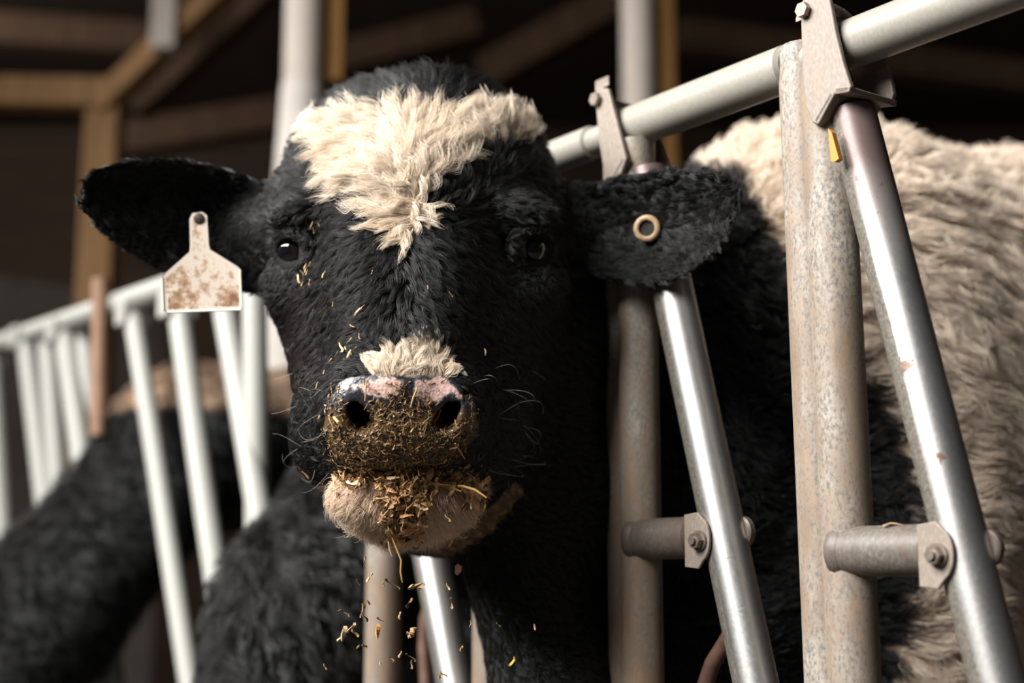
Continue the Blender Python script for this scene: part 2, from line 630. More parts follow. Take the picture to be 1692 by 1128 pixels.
def pivot(px0, py0, px1, py1, r, far_px, far_py):
    """stub tube from the post to the bar with its lug, bolt and the lug's other half beyond the bar"""
    a, b = F(px0, py0, -0.013), F(px1, py1, -0.003)
    b = upz(b, (a[2] + b[2]) / 2); a = upz(a, b[2])
    o = MB().tube([a, b], r, 36, bevel=0.003).build('pivot_stub', M['stub'], fence)
    w = MB()
    ax = (b - a) / np.linalg.norm(b - a)
    w.tube([a - ax * 0.006, a - ax * 0.002, a + ax * 0.004, a + ax * 0.010], [r - 0.006, r + 0.0005, r + 0.0022, r + 0.0002], 30)
    w.build('weld_bead', M['stub'], o)
    # rounded clamp straps on both sides of the bar
    st = MB()
    ring = []
    prof = [(-0.017, -0.027), (-0.017, 0.025), (0.002, 0.027)] + [(0.004 + 0.0145 * math.cos(t), 0.022 * math.sin(t)) for t in np.linspace(1.25, -1.25, 9)] + [(0.002, -0.029)]
    c = F(px1, py1, -0.027)
    st.plate([c - RD * u + np.array((0, 0, v)) for u, v in prof], BN * 0.0035)
    st.build('strap', M['bracket'], o, bevel=0.001)
    bo = MB()
    c = F(px1 + 6, py1 + 2, -0.0275)
    bo.tube([c, c - BN * 0.0022], 0.0100, 24)
    hexagon(bo, c - BN * 0.002, -BN, 0.0080, 0.007)
    bo.tube([c - BN * 0.008, c - BN * 0.012], 0.0042, 16)
    bo.build('bolt', M['bolt'], o)
    lug = MB()
    c = F(far_px, far_py, 0.014)
    lug.tube([c - BN * 0.006, c + BN * 0.004], 0.0165, 28, bevel=0.002)
    lug.tube([c + BN * 0.003, c + BN * 0.010], 0.008, 20)
    lug.build('lug', M['bolt'], o)
    return o


# bay A, nearest the camera
fence_post(1393, 700, 0.0238, 0.036)
barA = locking_bar(F(1407, 186), F(1409 + 0.257 * (1300 - 195), 1300), 0.0225)
clevis(barA,
       [(1322, 6), (1330, -6), (1352, -14), (1371, 0), (1380, 50), (1392, 100), (1406, 143), (1400, 153), (1378, 156), (1352, 206), (1342, 203), (1331, 176), (1325, 120)],
       [(1330, 40), (1380, 40), (1392, 70), (1404, 132), (1398, 150), (1376, 156), (1352, 200), (1342, 190)],
       [(1350, 205), (1378, 155), (1403, 152)], (1331, 18))
# bent strap that runs from the near plate over the rail
sp = []
for k in range(9):
    t = k / 8
    a = math.pi * (0.5 + 0.5 * (t - 0.5) * 1.7)
    sp.append(on_rail(1366) - BN * math.cos(math.pi * t) * 0.033 * 1.0 + np.array((0, 0, 1)) * (0.026 + 0.016 * math.sin(math.pi * t)))
mb = MB()
for p, q in zip(sp[:-1], sp[1:]):
    mb.plate([p - RD * 0.013, p + RD * 0.009, q + RD * 0.009, q - RD * 0.013], (0, 0, 0.004))
mb.build('strap', M['bracket'], barA, bevel=0.001)
pivot(1388, 905, 1544, 915, 0.0225, 1630, 905)
q = [F(1368, 212, -0.036), F(1374, 218, -0.036), F(1386, 262, -0.036), F(1379, 267, -0.036), F(1373, 266, -0.036)]
MB().plate(q, BN * 0.006).build('latch_flag', M['orange'], barA, smooth=False)['label'] = 'small orange plastic wedge behind the bar'

# bay B, beside the drooping ear
fence_post(1058, 800, 0.0222, 0.032, mat='post_tan')
barB = locking_bar(F(1071, 285), F(1171 + 0.212 * 470, 1230), 0.0222)
clevis(barB,
       [(982, 152), (990, 143), (1004, 146), (1013, 180), (1034, 262), (1022, 298), (1012, 306), (1000, 300), (990, 240)],
       [(985, 150), (1006, 146), (1013, 190), (1036, 262), (1022, 300), (1000, 296)],
       [(1010, 303), (1033, 264)], (988, 165))
mb = MB()
for p, q in zip([F(995, 146, o_) + np.array((0, 0, h_)) for o_, h_ in ((-0.034, 0), (-0.01, 0.008), (0.02, 0.008), (0.036, 0))][:-1],
                [F(995, 146, o_) + np.array((0, 0, h_)) for o_, h_ in ((-0.034, 0), (-0.01, 0.008), (0.02, 0.008), (0.036, 0))][1:]):
    mb.plate([p - RD * 0.012, p + RD * 0.012, q + RD * 0.012, q - RD * 0.012], (0, 0, 0.004))
mb.build('strap', M['bracket'], barB, bevel=0.001)
pivot(1050, 888, 1150, 891, 0.0215, 1226, 879)
rod = [F(1212, 1040, 0.03), F(1200, 1060, 0.03), F(1178, 1095, 0.03), F(1166, 1130, 0.03), F(1162, 1180, 0.03), F(1160, 1300, 0.03)]
MB().tube(rod, 0.0085, 16).build('latch_rod', M['rusty'], fence)['label'] = 'bent rusty rod low behind the slanting bar'

# bay C (post behind the throat) and bay D (bright bar under the chin)
fence_post(812, 1050, 0.023, 0, mat='post')
fence_post(634, 1000, 0.0245, 0, mat='post')
locking_bar(F(628, 470), F(714 + 0.19 * 380, 929 + 380), 0.0235)
rod = [F(716, 985, 0.03), F(704, 1020, 0.03), F(701, 1070, 0.03), F(704, 1130, 0.03), F(706, 1250, 0.03)]
MB().tube(rod, 0.0085, 16).build('latch_rod', M['rusty'], fence)

# the next panel further along: pale bars seen beside the tagged ear
far = empty('headlock_fence', upz(F(300, 760), 0), 'pale out-of-focus feed fence running away behind the tagged ear', 'fence')
MB().tube([F(x_, 567 - 0.333 * x_) for x_ in (505, -420)], RT * 0.95, 32, bevel=0.003).build('rail', M['far_steel'], far)


def far_bar(name, pts, r, off=0.0, extend=500, caps=True):
    (x0, y0), (x1, y1) = pts[0], pts[-1]
    k = (x1 - x0) / (y1 - y0)
    p = [F(x, y, off) for x, y in pts] + [F(x1 + k * extend, y1 + extend, off)]
    if p[-1][2] < 0.01:
        a, b = p[-2], p[-1]
        t = (a[2] - 0.01) / (a[2] - b[2])
        p[-1] = a + (b - a) * t
    o = MB().tube(p, r, 28).build(name, M['far_steel'], far)
    if caps:
        c = F(x0, y0, off)
        MB().box(c + np.array((0, 0, -0.004)), RD * r * 1.15, BN * r * 1.5, (0, 0, 0.026)).build('bracket', M['far_steel'], o, bevel=0.004)
    return o


far_bar('locking_bar', [(219, 515), (258, 760), (310, 1103)], 0.0185)
far_bar('locking_bar', [(294, 500), (329, 760), (370, 1040)], 0.0205)
far_bar('locking_bar', [(369, 480), (373, 520), (413, 752), (434, 880)], 0.0205)
far_bar('post', [(420, 450), (424, 760)], 0.0205, 0.01, 600, False)
far_bar('locking_bar', [(42, 556), (66, 760)], 0.021)
far_bar('locking_bar', [(78, 560), (93, 760)], 0.0215, 0.02, 500, False)
far_bar('locking_bar', [(106, 545), (131, 725)], 0.0225)
far_bar('locking_bar', [(138, 525), (150, 720)], 0.018, 0.03, 500, False)
far_bar('locking_bar', [(-14, 585), (4, 880)], 0.022)
# rust-red strip clamped to the far rail
MB().tube([F(166, 462, -0.034), F(162, 720, -0.034)], [0.0165, 0.0155], 24).build('drop_bar', mat_simple('rust_red_steel', (0.26, 0.15, 0.095), 0.7, 0, 0.2, 20), far)['label'] = 'short reddish bar clamped upright across the far rail'


# ------------------------------------------------------------------ growing bodies: blended solids meshed as one skin
class Field:
    def __init__(self, xs, ys, ds):
        self.ax = [np.asarray(a, np.float32) for a in (xs, ys, ds)]
        self.F = np.full([len(a) for a in self.ax], 0.5, np.float32)

    def block(self, lo, hi):
        sl = []
        for a, l, h in zip(self.ax, lo, hi):
            i, j = np.searchsorted(a, l), np.searchsorted(a, h)
            sl.append(slice(max(0, i - 1), min(len(a), j + 1)))
        g = [a[s] for a, s in zip(self.ax, sl)]
        return tuple(sl), (g[0][:, None, None], g[1][None, :, None], g[2][None, None, :])

    def union(self, sl, d, k):
        a = self.F[sl]
        if k <= 0:
            self.F[sl] = np.minimum(a, d)
            return
        h = np.clip(0.5 + 0.5 * (d - a) / k, 0, 1)
        self.F[sl] = d * (1 - h) + a * h - k * h * (1 - h)

    def cut(self, sl, d, k):
        a = self.F[sl]
        d = -d
        h = np.clip(0.5 - 0.5 * (d - a) / k, 0, 1)
        self.F[sl] = d * (1 - h) + a * h + k * h * (1 - h)

    def ell(self, c, r, R=None, p=2.0, k=0.02, cut=False):
        """(super)ellipsoid: centre c, radii r, rows of R its axes"""
        r = np.asarray(r, float)
        m = r.max() * 1.25 + k + 0.01
        sl, (X, Y, Z) = self.block(np.asarray(c) - m, np.asarray(c) + m)
        q = (X - c[0], Y - c[1], Z - c[2])
        if R is not None:
            q = tuple(R[i][0] * q[0] + R[i][1] * q[1] + R[i][2] * q[2] for i in range(3))
        k0 = (np.abs(q[0] / r[0]) ** p + np.abs(q[1] / r[1]) ** p + np.abs(q[2] / r[2]) ** p) ** (1.0 / p) + 1e-6
        L = np.sqrt(q[0] ** 2 + q[1] ** 2 + q[2] ** 2)
        d = np.where(k0 > 0.3, L * (1 - 1 / k0), -r.min()).astype(np.float32)
        (self.cut if cut else self.union)(sl, d, k)

    def cone(self, a, b, ra, rb, k=0.03, cut=False):
        a, b = np.asarray(a, float), np.asarray(b, float)
        m = max(ra, rb) + k + 0.01
        sl, (X, Y, Z) = self.block(np.minimum(a, b) - m, np.maximum(a, b) + m)
        ab = b - a
        t = np.clip(((X - a[0]) * ab[0] + (Y - a[1]) * ab[1] + (Z - a[2]) * ab[2]) / (ab @ ab), 0, 1)
        d = np.sqrt((X - a[0] - t * ab[0]) ** 2 + (Y - a[1] - t * ab[1]) ** 2 + (Z - a[2] - t * ab[2]) ** 2) - (ra + (rb - ra) * t)
        (self.cut if cut else self.union)(sl, d.astype(np.float32), k)

    def mesh(self, smooth=2):
        """surface nets on the uneven grid"""
        F = self.F
        ins = F < 0
        n = F.shape
        cnt = np.zeros([s - 1 for s in n], np.int8)
        cs = [(i, j, k) for i in (0, 1) for j in (0, 1) for k in (0, 1)]
        for (i, j, k) in cs:
            cnt += ins[i:n[0] - 1 + i, j:n[1] - 1 + j, k:n[2] - 1 + k]
        act = (cnt > 0) & (cnt < 8)
        idx = np.argwhere(act)
        ids = np.full(act.shape, -1, np.int32)
        ids[tuple(idx.T)] = np.arange(len(idx))
        val = {c: F[idx[:, 0] + c[0], idx[:, 1] + c[1], idx[:, 2] + c[2]] for c in cs}
        pos = np.zeros((len(idx), 3)); num = np.zeros(len(idx))
        for c in cs:
            for ax in range(3):
                if c[ax] == 0:
                    e = list(c); e[ax] = 1; e = tuple(e)
                    v0, v1 = val[c], val[e]
                    m = (v0 < 0) != (v1 < 0)
                    t = np.where(m, v0 / np.where(m, v0 - v1, 1), 0)
                    p = np.zeros((len(idx), 3))
                    for q in range(3):
                        i0 = idx[:, q] + c[q]
                        a0 = self.ax[q][i0]
                        p[:, q] = a0 if q != ax else a0 + t * (self.ax[q][i0 + 1] - a0)
                    pos += p * m[:, None]; num += m
        pos /= num[:, None]
        quads = []
        for ax in range(3):
            o = [q for q in range(3) if q != ax]
            s0 = [slice(None)] * 3; s1 = [slice(None)] * 3
            s0[ax] = slice(0, n[ax] - 1); s1[ax] = slice(1, n[ax])
            A, B = ins[tuple(s0)], ins[tuple(s1)]
            e = np.argwhere(A != B)
            e = e[(e[:, o[0]] > 0) & (e[:, o[1]] > 0) & (e[:, o[0]] < n[o[0]] - 1) & (e[:, o[1]] < n[o[1]] - 1)]
            flip = A[tuple(e.T)]
            def cid(du, dv):
                q = e.copy(); q[:, o[0]] += du; q[:, o[1]] += dv
                return ids[tuple(q.T)]
            q = np.stack((cid(-1, -1), cid(0, -1), cid(0, 0), cid(-1, 0)), 1)
            if ax == 1:
                flip = ~flip
            q[~flip] = q[~flip][:, ::-1]
            quads.append(q)
        quads = np.concatenate(quads)
        quads = quads[(quads >= 0).all(1)]
        ed = np.concatenate([quads[:, [0, 1]], quads[:, [1, 2]], quads[:, [2, 3]], quads[:, [3, 0]]])
        for _ in range(smooth):
            acc = np.zeros_like(pos); c = np.zeros(len(pos))
            for a, b in ((0, 1), (1, 0)):
                for q in range(3):
                    acc[:, q] += np.bincount(ed[:, a], pos[ed[:, b], q], len(pos))
                c += np.bincount(ed[:, a], minlength=len(pos))
            pos = 0.5 * pos + 0.5 * acc / np.maximum(c, 1)[:, None]
        return pos, quads


def axis(pieces):
    """uneven grid axis from (start, stop, step) pieces"""
    return np.unique(np.round(np.concatenate([np.arange(a, b, s) for a, b, s in pieces]), 5))


def poly_sd(px, py, poly):
    """signed distance (negative inside) of points to a polygon"""
    poly = np.asarray(poly, float)
    d = np.full(px.shape, 1e18); s = np.ones(px.shape)
    for i in range(len(poly)):
        a, b = poly[i], poly[i - 1]
        e = b - a
        wx, wy = px - a[0], py - a[1]
        t = np.clip((wx * e[0] + wy * e[1]) / max(e @ e, 1e-9), 0, 1)
        d = np.minimum(d, (wx - e[0] * t) ** 2 + (wy - e[1] * t) ** 2)
        c1, c2, c3 = py >= a[1], py < b[1], e[0] * wy > e[1] * wx
        s = np.where((c1 & c2 & c3) | (~c1 & ~c2 & ~c3), -s, s)
    return s * np.sqrt(d)


def tri_normals(pos, quads):
    n = np.cross(pos[quads[:, 2]] - pos[quads[:, 0]], pos[quads[:, 3]] - pos[quads[:, 1]])
    vn = np.zeros_like(pos)
    for q in range(4):
        for a in range(3):
            vn[:, a] += np.bincount(quads[:, q], n[:, a], len(pos))
    return vn / np.maximum(np.linalg.norm(vn, axis=1), 1e-9)[:, None], 0.5 * np.linalg.norm(n, axis=1)


def wob(x, y, seed=0, n=5):
    """smooth 2-D wobble in about -1..1"""
    r = np.random.default_rng(seed)
    o = 0
    for _ in range(n):
        a = r.uniform(0, 2 * math.pi); f = r.uniform(0.6, 1.7); ph = r.uniform(0, 6.28)
        o = o + np.sin((x * math.cos(a) + y * math.sin(a)) * f + ph)
    return o / n ** 0.5 / 1.2


def norm(v):
    return v / np.maximum(np.linalg.norm(v, axis=-1, keepdims=True), 1e-9)


def grow_hair(name, parent, pos, quads, density, style, seed, n=6, clump_every=14, label=None):
    """strands on a skin. pos in lens coordinates; density per quad (strands per m2);
    style(points, normals) -> dict(length, flow, colour, lift, curl, freq, clump, radius, keep)"""
    rng = np.random.default_rng(seed)
    vn, area = tri_normals(pos, quads)
    lam = area * density
    k = rng.poisson(lam)
    q = np.repeat(np.arange(len(quads)), k)
    if len(q) == 0:
        return None
    u, v = rng.random((2, len(q)))
    w = np.stack(((1 - u) * (1 - v), u * (1 - v), u * v, (1 - u) * v), 1)[:, :, None]
    P = (pos[quads[q]] * w).sum(1)
    Nn = norm((vn[quads[q]] * w).sum(1))
    st = style(P, Nn)
    keep = st['keep']
    P, Nn = P[keep], Nn[keep]
    st = {a: (b[keep] if isinstance(b, np.ndarray) else b) for a, b in st.items()}
    m = len(P)
    # guides
    g = np.zeros(m, bool); g[rng.permutation(m)[:max(8, m // clump_every)]] = True
    gi = np.flatnonzero(g)
    kd = kdtree.KDTree(len(gi))
    for i, j in enumerate(gi):
        kd.insert(P[j], i)
    kd.balance()
    near = np.fromiter((kd.find(p)[1] for p in P), np.int64, m)
    t = np.linspace(0, 1, n)
    fl = st['flow'] - Nn * (st['flow'] * Nn).sum(1, keepdims=True)
    fl = norm(fl + 1e-6)
    side = np.cross(fl, Nn)
    lift = st['lift'][:, None]
    gfl, gN, gs, glift = fl[gi], Nn[gi], side[gi], lift[gi]
    gl = st['length'][gi] * rng.uniform(0.8, 1.2, len(gi))
    ang = rng.normal(0, 0.28, len(gi))[:, None]
    gfl, gs = gfl * np.cos(ang) + gs * np.sin(ang), gs * np.cos(ang) - gfl * np.sin(ang)
    ph = rng.uniform(0, 6.28, len(gi)); fr = st['freq'][gi] * rng.uniform(0.7, 1.3, len(gi))
    cu = st['curl'][gi] * rng.uniform(0.3, 1.4, len(gi))
    G = np.zeros((len(gi), n, 3))
    for i, s in enumerate(t):
        up = glift[:, 0] * (s - 0.62 * s * s)
        al = s * (0.75 + 0.25 * s) * np.sqrt(np.maximum(1 - glift[:, 0] ** 2 * 0.5, 0.2))
        G[:, i] = (gfl * al[:, None] + gN * (up + 0.10 * s)[:, None]) * gl[:, None]
        wv = (np.sin(6.283 * fr * s + ph) - np.sin(ph)) * cu * s
        wu = (np.cos(6.283 * fr * s + ph) - np.cos(ph)) * cu * s * 0.5
        G[:, i] += gs * wv[:, None] + gN * np.maximum(wu, -0.3 * up * gl)[:, None]
    ls = rng.uniform(0.65, 1.08, m)[:, None]
    off = P - P[gi][near]
    far_ = np.linalg.norm(off, axis=1)
    cl = st['clump'] * np.exp(-(far_ / (0.012 + 0.4 * st['length'])) ** 2)
    pts = np.zeros((m, n, 3), np.float32)
    jit = rng.normal(0, 1, (m, 3)); jit2 = rng.normal(0, 1, (m, 3))
    for i, s in enumerate(t):
        pts[:, i] = P + G[near, i] * ls - off * (cl * s ** 1.1)[:, None] + (jit * s + jit2 * math.sin(2.5 * s)) * (st['length'] * st.get('frizz', 0.05))[:, None] * 0.5
    wpts = c2w(pts.reshape(-1, 3)) - base_of(parent)
    hc = bpy.data.hair_curves.new(name)
    hc.add_curves([n] * m)
    hc.attributes['position'].data.foreach_set('vector', wpts.astype(np.float32).ravel())
    taper = (1 - 0.75 * t ** 1.5)[None, :] * (st['radius'] * rng.uniform(0.7, 1.25, m))[:, None]
    hc.attributes.new('radius', 'FLOAT', 'POINT').data.foreach_set('value', taper.astype(np.float32).ravel())
    c = np.ones((m, 4), np.float32); c[:, :3] = st['colour']
    hc.attributes.new('hair_colour', 'FLOAT_COLOR', 'CURVE').data.foreach_set('color', c.ravel())
    hc.materials.append(M['fur'])
    o = bpy.data.objects.new(name, hc)
    COL.objects.link(o)
    o.parent = parent
    if label:
        o['label'] = label
    print('hair', name, m)
    return o


# ------------------------------------------------------------------ the main cow
BAY = (F(812, 1050) + F(1056, 800)) / 2
BAY[2] = 0


def B(s, lat, z):
    """a point of the main cow's trunk: s into the pen, lat along the fence (to the left), z up"""
    return w2c(BAY + BN * s + RD * lat + np.array((0, 0, z)))


TILT = math.radians(20)
_up = np.array((0.0, math.cos(TILT), math.sin(TILT)))      # up the face (in lens coordinates: right, up, depth)
_out = np.array((0.0, math.sin(TILT), -math.cos(TILT)))    # out of the face
HX = np.array((1.0, 0.0, 0.0))
HEAD = np.stack((HX, _out, _up))


def rot_in_face(deg):
    """face axes turned in the plane of the face (anticlockwise as seen)"""
    a = math.radians(deg)
    x = HX * math.cos(a) + _up * math.sin(a)
    u = -HX * math.sin(a) + _up * math.cos(a)
    return np.stack((x, _out, u))


EAR_L = [(455, 318), (405, 288), (345, 268), (280, 259), (210, 259), (152, 276), (126, 305), (124, 342), (160, 385), (210, 420), (262, 450), (330, 470), (440, 488), (480, 430), (480, 340)]
EAR_R = [(915, 320), (975, 302), (1040, 284), (1110, 275), (1180, 276), (1222, 293), (1234, 328), (1222, 370), (1193, 415), (1150, 452), (1100, 473), (1050, 476), (1000, 462), (930, 440), (890, 400), (890, 340)]
WHITE_BLAZE = [(485, 218), (512, 243), (548, 258), (554, 290), (580, 318), (611, 350), (624, 372), (645, 390), (666, 414), (689, 403), (700, 374), (726, 342), (716, 332), (739, 297), (758, 279), (784, 284), (790, 268), (835, 254), (867, 244), (880, 224), (902, 200), (886, 182), (840, 176), (803, 180), (739, 186), (675, 190), (611, 188), (556, 186), (509, 192)]
WHITE_NOSE = [(597, 597), (612, 580), (644, 578), (659, 563), (675, 550), (701, 562), (722, 573), (752, 609), (742, 626), (687, 622), (651, 625), (616, 622)]
PAD = [(560, 632), (575, 622), (616, 618), (650, 622), (690, 619), (742, 622), (768, 640), (786, 668), (788, 710), (770, 742), (730, 768), (660, 779), (590, 774), (548, 745), (536, 705), (542, 662)]
CHIN = [(538, 797), (600, 780), (660, 778), (740, 774), (806, 790), (800, 830), (770, 865), (720, 890), (650, 895), (590, 872), (548, 838)]
CREAM = [(1105, 200), (1200, 120), (1800, 100), (2600, 100), (2600, 1500), (1465, 1500), (1478, 1128), (1505, 1010), (1532, 880), (1502, 790), (1440, 640), (1345, 560), (1300, 480), (1265, 380), (1225, 290), (1130, 285)]
JAW_TAN = [(686, 900), (715, 880), (770, 866), (815, 835), (850, 795), (866, 812), (812, 878), (745, 916), (700, 914)]
EYE_L, EYE_R = C(489, 414, 1.462), C(876, 411, 1.462)


def ear(fd, poly, base, tip, d_base, d_tip, cup, thick):
    """cupped leaf: outline `poly`, depth running from base to tip px, hollow in the middle"""
    xs = [p[0] for p in poly]; ys = [p[1] for p in poly]
    d0, d1 = min(d_base, d_tip) - 0.06, max(d_base, d_tip) + 0.1
    lo = np.array((min(C(min(xs), 500, d)[0] for d in (d0, d1)), min(C(500, max(ys), d)[1] for d in (d0, d1)), d0)) - 0.02
    hi = np.array((max(C(max(xs), 500, d)[0] for d in (d0, d1)), max(C(500, min(ys), d)[1] for d in (d0, d1)), d1)) + 0.02
    sl, (X, Y, Z) = fd.block(lo, hi)
    px = 846 + X / Z * FPX + 0 * Y; py = 564 - Y / Z * FPX + 0 * X
    px, py = np.broadcast_arrays(px, py)
    sd = poly_sd(px, py, poly) * (d_base + d_tip) / 2 / FPX
    t = np.clip((px - base) / (tip - base), -0.2, 1.1)
    mid = d_base + (d_tip - d_base) * t
    inner = np.clip(-sd / 0.05, 0, 1)
    mid = mid + cup * (inner * (2 - inner))
    th = thick * (0.55 + 0.6 * np.clip(1 - t, 0, 1))
    dz = np.abs(Z - mid) - th
    k = 0.012
    h = np.clip(0.5 - 0.5 * (dz - sd) / k, 0, 1)
    d = dz * (1 - h) + sd * h + k * h * (1 - h)
    fd.union(sl, d.astype(np.float32), 0.02)


def main_cow():
    fd = Field(axis([(-0.62, -0.47, 0.03), (-0.47, -0.32, 0.005), (-0.32, 0.12, 0.0036), (0.12, 0.28, 0.005), (0.28, 2.0, 0.026)]),
               axis([(-1.25, -0.27, 0.026), (-0.27, 0.34, 0.0036), (0.34, 0.75, 0.026)]),
               axis([(1.20, 1.24, 0.02), (1.24, 1.62, 0.0036), (1.62, 1.74, 0.008), (1.74, 3.5, 0.026)]))
    # --- trunk
    fd.ell(B(0.50, 0, 1.0), (0.27, 0.39, 0.30), np.stack((w2c(CAM + RD), w2c(CAM + (0, 0, 1.0)), w2c(CAM + BN))), 2.2, 0.1)
    ax = np.stack((w2c(CAM + RD), w2c(CAM + np.array((0, 0, 1.0))), w2c(CAM + BN)))
    fd.ell(B(1.06, 0, 1.03), (0.34, 0.41, 0.66), ax, 2.4, 0.1)
    fd.ell(B(1.50, 0, 1.16), (0.29, 0.36, 0.34), ax, 2.4, 0.1)
    for s, lat in ((0.42, 0.16), (0.42, -0.16), (1.62, 0.17), (1.62, -0.17)):
        hind = s > 1
        k1 = s + (0.07 if hind else -0.02)
        fd.cone(B(s, lat, 0.85), B(s - (0.10 if hind else 0), lat, 0.60), 0.13, 0.085, 0.06)
        fd.cone(B(s - (0.10 if hind else 0), lat, 0.60), B(k1, lat, 0.40), 0.085, 0.055, 0.04)
        fd.cone(B(k1, lat, 0.40), B(s, lat, 0.10), 0.05, 0.04, 0.03)
        fd.cone(B(s, lat, 0.10), B(s - 0.03, lat, 0.045), 0.05, 0.055, 0.02)
    fd.cone(B(1.80, 0, 1.32), B(1.88, 0, 0.6), 0.05, 0.03, 0.05)
    # --- neck through the bay
    fd.cone(C(735, 420, 1.62), B(0.0, 0.0, 1.06), 0.11, 0.092, 0.06)
    fd.cone(C(780, 560, 1.58), B(0.0, -0.01, 0.90), 0.095, 0.088, 0.05)
    fd.cone(C(800, 770, 1.54), B(-0.02, -0.03, 0.66), 0.05, 0.068, 0.05)
    fd.cone(B(0.0, 0.0, 1.06), B(0.42, 0.0, 1.16), 0.092, 0.24, 0.06)
    fd.cone(B(0.0, 0.0, 0.88), B(0.42, 0.0, 0.96), 0.092, 0.25, 0.06)
    fd.cone(B(-0.02, -0.03, 0.66), B(0.42, 0.0, 0.78), 0.068, 0.2, 0.05)
    # --- skull
    fd.ell(C(692, 305, 1.57), (0.136, 0.112, 0.103), HEAD, 2.4, 0.04)
    fd.ell(C(705, 270, 1.59), (0.110, 0.085, 0.069), HEAD, 2.0, 0.04)
    fd.ell(C(687, 430, 1.545), (0.152, 0.105, 0.140), HEAD, 2.5, 0.04)
    fd.ell(C(687, 590, 1.50), (0.122, 0.095, 0.130), HEAD, 2.3, 0.05)
    fd.cone(C(676, 380, 1.475), C(666, 590, 1.390), 0.078, 0.064, 0.05)
    # upper lip, nose pad, chin, jaw
    fd.ell(C(664, 712, 1.425), (0.090, 0.078, 0.056), HEAD, 2.6, 0.04)
    fd.ell(C(680, 650, 1.46), (0.099, 0.075, 0.09), HEAD, 2.3, 0.05)
    fd.ell(C(664, 690, 1.372), (0.072, 0.058, 0.058), HEAD, 2.6, 0.03)
    fd.ell(C(664, 640, 1.350), (0.050, 0.036, 0.022), HEAD, 2.3, 0.02)
    fd.ell(C(582, 668, 1.352), (0.024, 0.036, 0.036), rot_in_face(-18), 2, 0.015)
    fd.ell(C(752, 668, 1.352), (0.024, 0.036, 0.036), rot_in_face(18), 2, 0.015)
    fd.ell(C(535, 735, 1.455), (0.028, 0.05, 0.035), HEAD, 2, 0.03)
    fd.ell(C(805, 735, 1.455), (0.030, 0.05, 0.035), HEAD, 2, 0.03)
    fd.ell(C(668, 824, 1.392), (0.073, 0.048, 0.029), HEAD, 2.3, 0.010)
    fd.cone(C(668, 806, 1.44), C(720, 795, 1.58), 0.052, 0.083, 0.03)
    # brows, orbits
    for sx, e in ((-1, EYE_L), (1, EYE_R)):
        fd.ell(e + np.array((-sx * 0.006, 0.036, -0.004)), (0.034, 0.020, 0.014), rot_in_face(-sx * 14), 2, 0.03)
        fd.ell(e + np.array((sx * 0.004, -0.036, 0.022)), (0.035, 0.03, 0.022), HEAD, 2, 0.03)
        fd.ell(e + np.array((sx * 0.0, -0.001, -0.012)), (0.017, 0.040, 0.0165), rot_in_face(0), 2, 0.008, cut=True)
        # lids: a rim round the opening
        for k in range(14):
            a0, a1 = 2 * math.pi * k / 14, 2 * math.pi * (k + 1) / 14
            f = lambda a: e + np.array((math.cos(a) * 0.0195, math.sin(a) * 0.0165 + 0.002 * math.sin(a) * math.cos(a) * sx, -0.009 + sx * math.cos(a) * 0.012 - 0.004 * max(0, math.sin(a))))
            fd.cone(f(a0), f(a1), 0.005 + 0.002 * max(0, math.sin(a0)), 0.005 + 0.002 * max(0, math.sin(a1)), 0.005)
    # nostrils: slits running down towards the middle
    for sx, cx in ((-1, 588), (1, 744)):
        p0, p1 = C(cx + sx * 21, 651, 1.330), C(cx - sx * 13, 697, 1.316)
        fd.cone(p0, p1, 0.0048, 0.0088, 0.004, cut=True)
        fd.cone(p1, p1 + np.array((sx * 0.012, 0.01, 0.05)), 0.0105, 0.007, 0.004, cut=True)
        fd.cone(p0, p0 + np.array((-sx * 0.004, -0.004, 0.03)), 0.0060, 0.004, 0.004, cut=True)
        fd.cone(C(cx + sx * 3, 674, 1.322), C(cx + sx * 2, 672, 1.36), 0.0068, 0.006, 0.004, cut=True)
    # mouth line
    for a, b in (((520, 778), (590, 787)), ((590, 787), (664, 790)), ((664, 790), (740, 786)), ((740, 786), (818, 776))):
        for dd in (1.30, 1.34, 1.38):
            fd.cone(C(*a, dd), C(*b, dd), 0.0045, 0.0045, 0.004, cut=True)
    # ears
    ear(fd, EAR_L, 450, 125, 1.565, 1.470, 0.030, 0.0075)
    ear(fd, EAR_R, 920, 1232, 1.560, 1.425, 0.028, 0.0075)
    fd.cone(C(455, 395, 1.575), C(520, 390, 1.57), 0.046, 0.07, 0.03)
    fd.cone(C(925, 380, 1.575), C(860, 380, 1.57), 0.046, 0.07, 0.03)
    return fd.mesh(2)


pos, quads = main_cow()
print('cow verts', len(pos))
px, py = cpix(pos)
coat_black = np.array((0.0050, 0.0049, 0.0053))
coat_cream = np.array((0.66, 0.52, 0.38))


def is_body(c):
    x, y = cpix(c)
    return (c[:, 2] > 1.68) | ((x > 1000) & (c[:, 2] > 1.585)) | (x > 1248)


def is_ear(c, x, y):
    return ((x < 450) | (x > 915)) & (y < 500) & (c[:, 2] < 1.62)


def coat_white(c):
    """pigment: 1 where the hair is white or cream"""
    x, y = cpix(c)
    w = np.zeros(len(c), bool)
    wx = x + 5 * wob(x / 14, y / 14, 3); wy = y + 5 * wob(x / 14, y / 14, 4)
    head = ~is_body(c) & ~is_ear(c, x, y)
    w |= head & (c[:, 2] < 1.66) & (poly_sd(wx, wy, WHITE_BLAZE) < -9)
    w |= head & (poly_sd(wx, wy, WHITE_NOSE) < 0) & (c[:, 2] < 1.42)
    w |= is_body(c) & (poly_sd(x + 10 * wob(x / 40, y / 40, 5), y, CREAM) < 0)
    return w


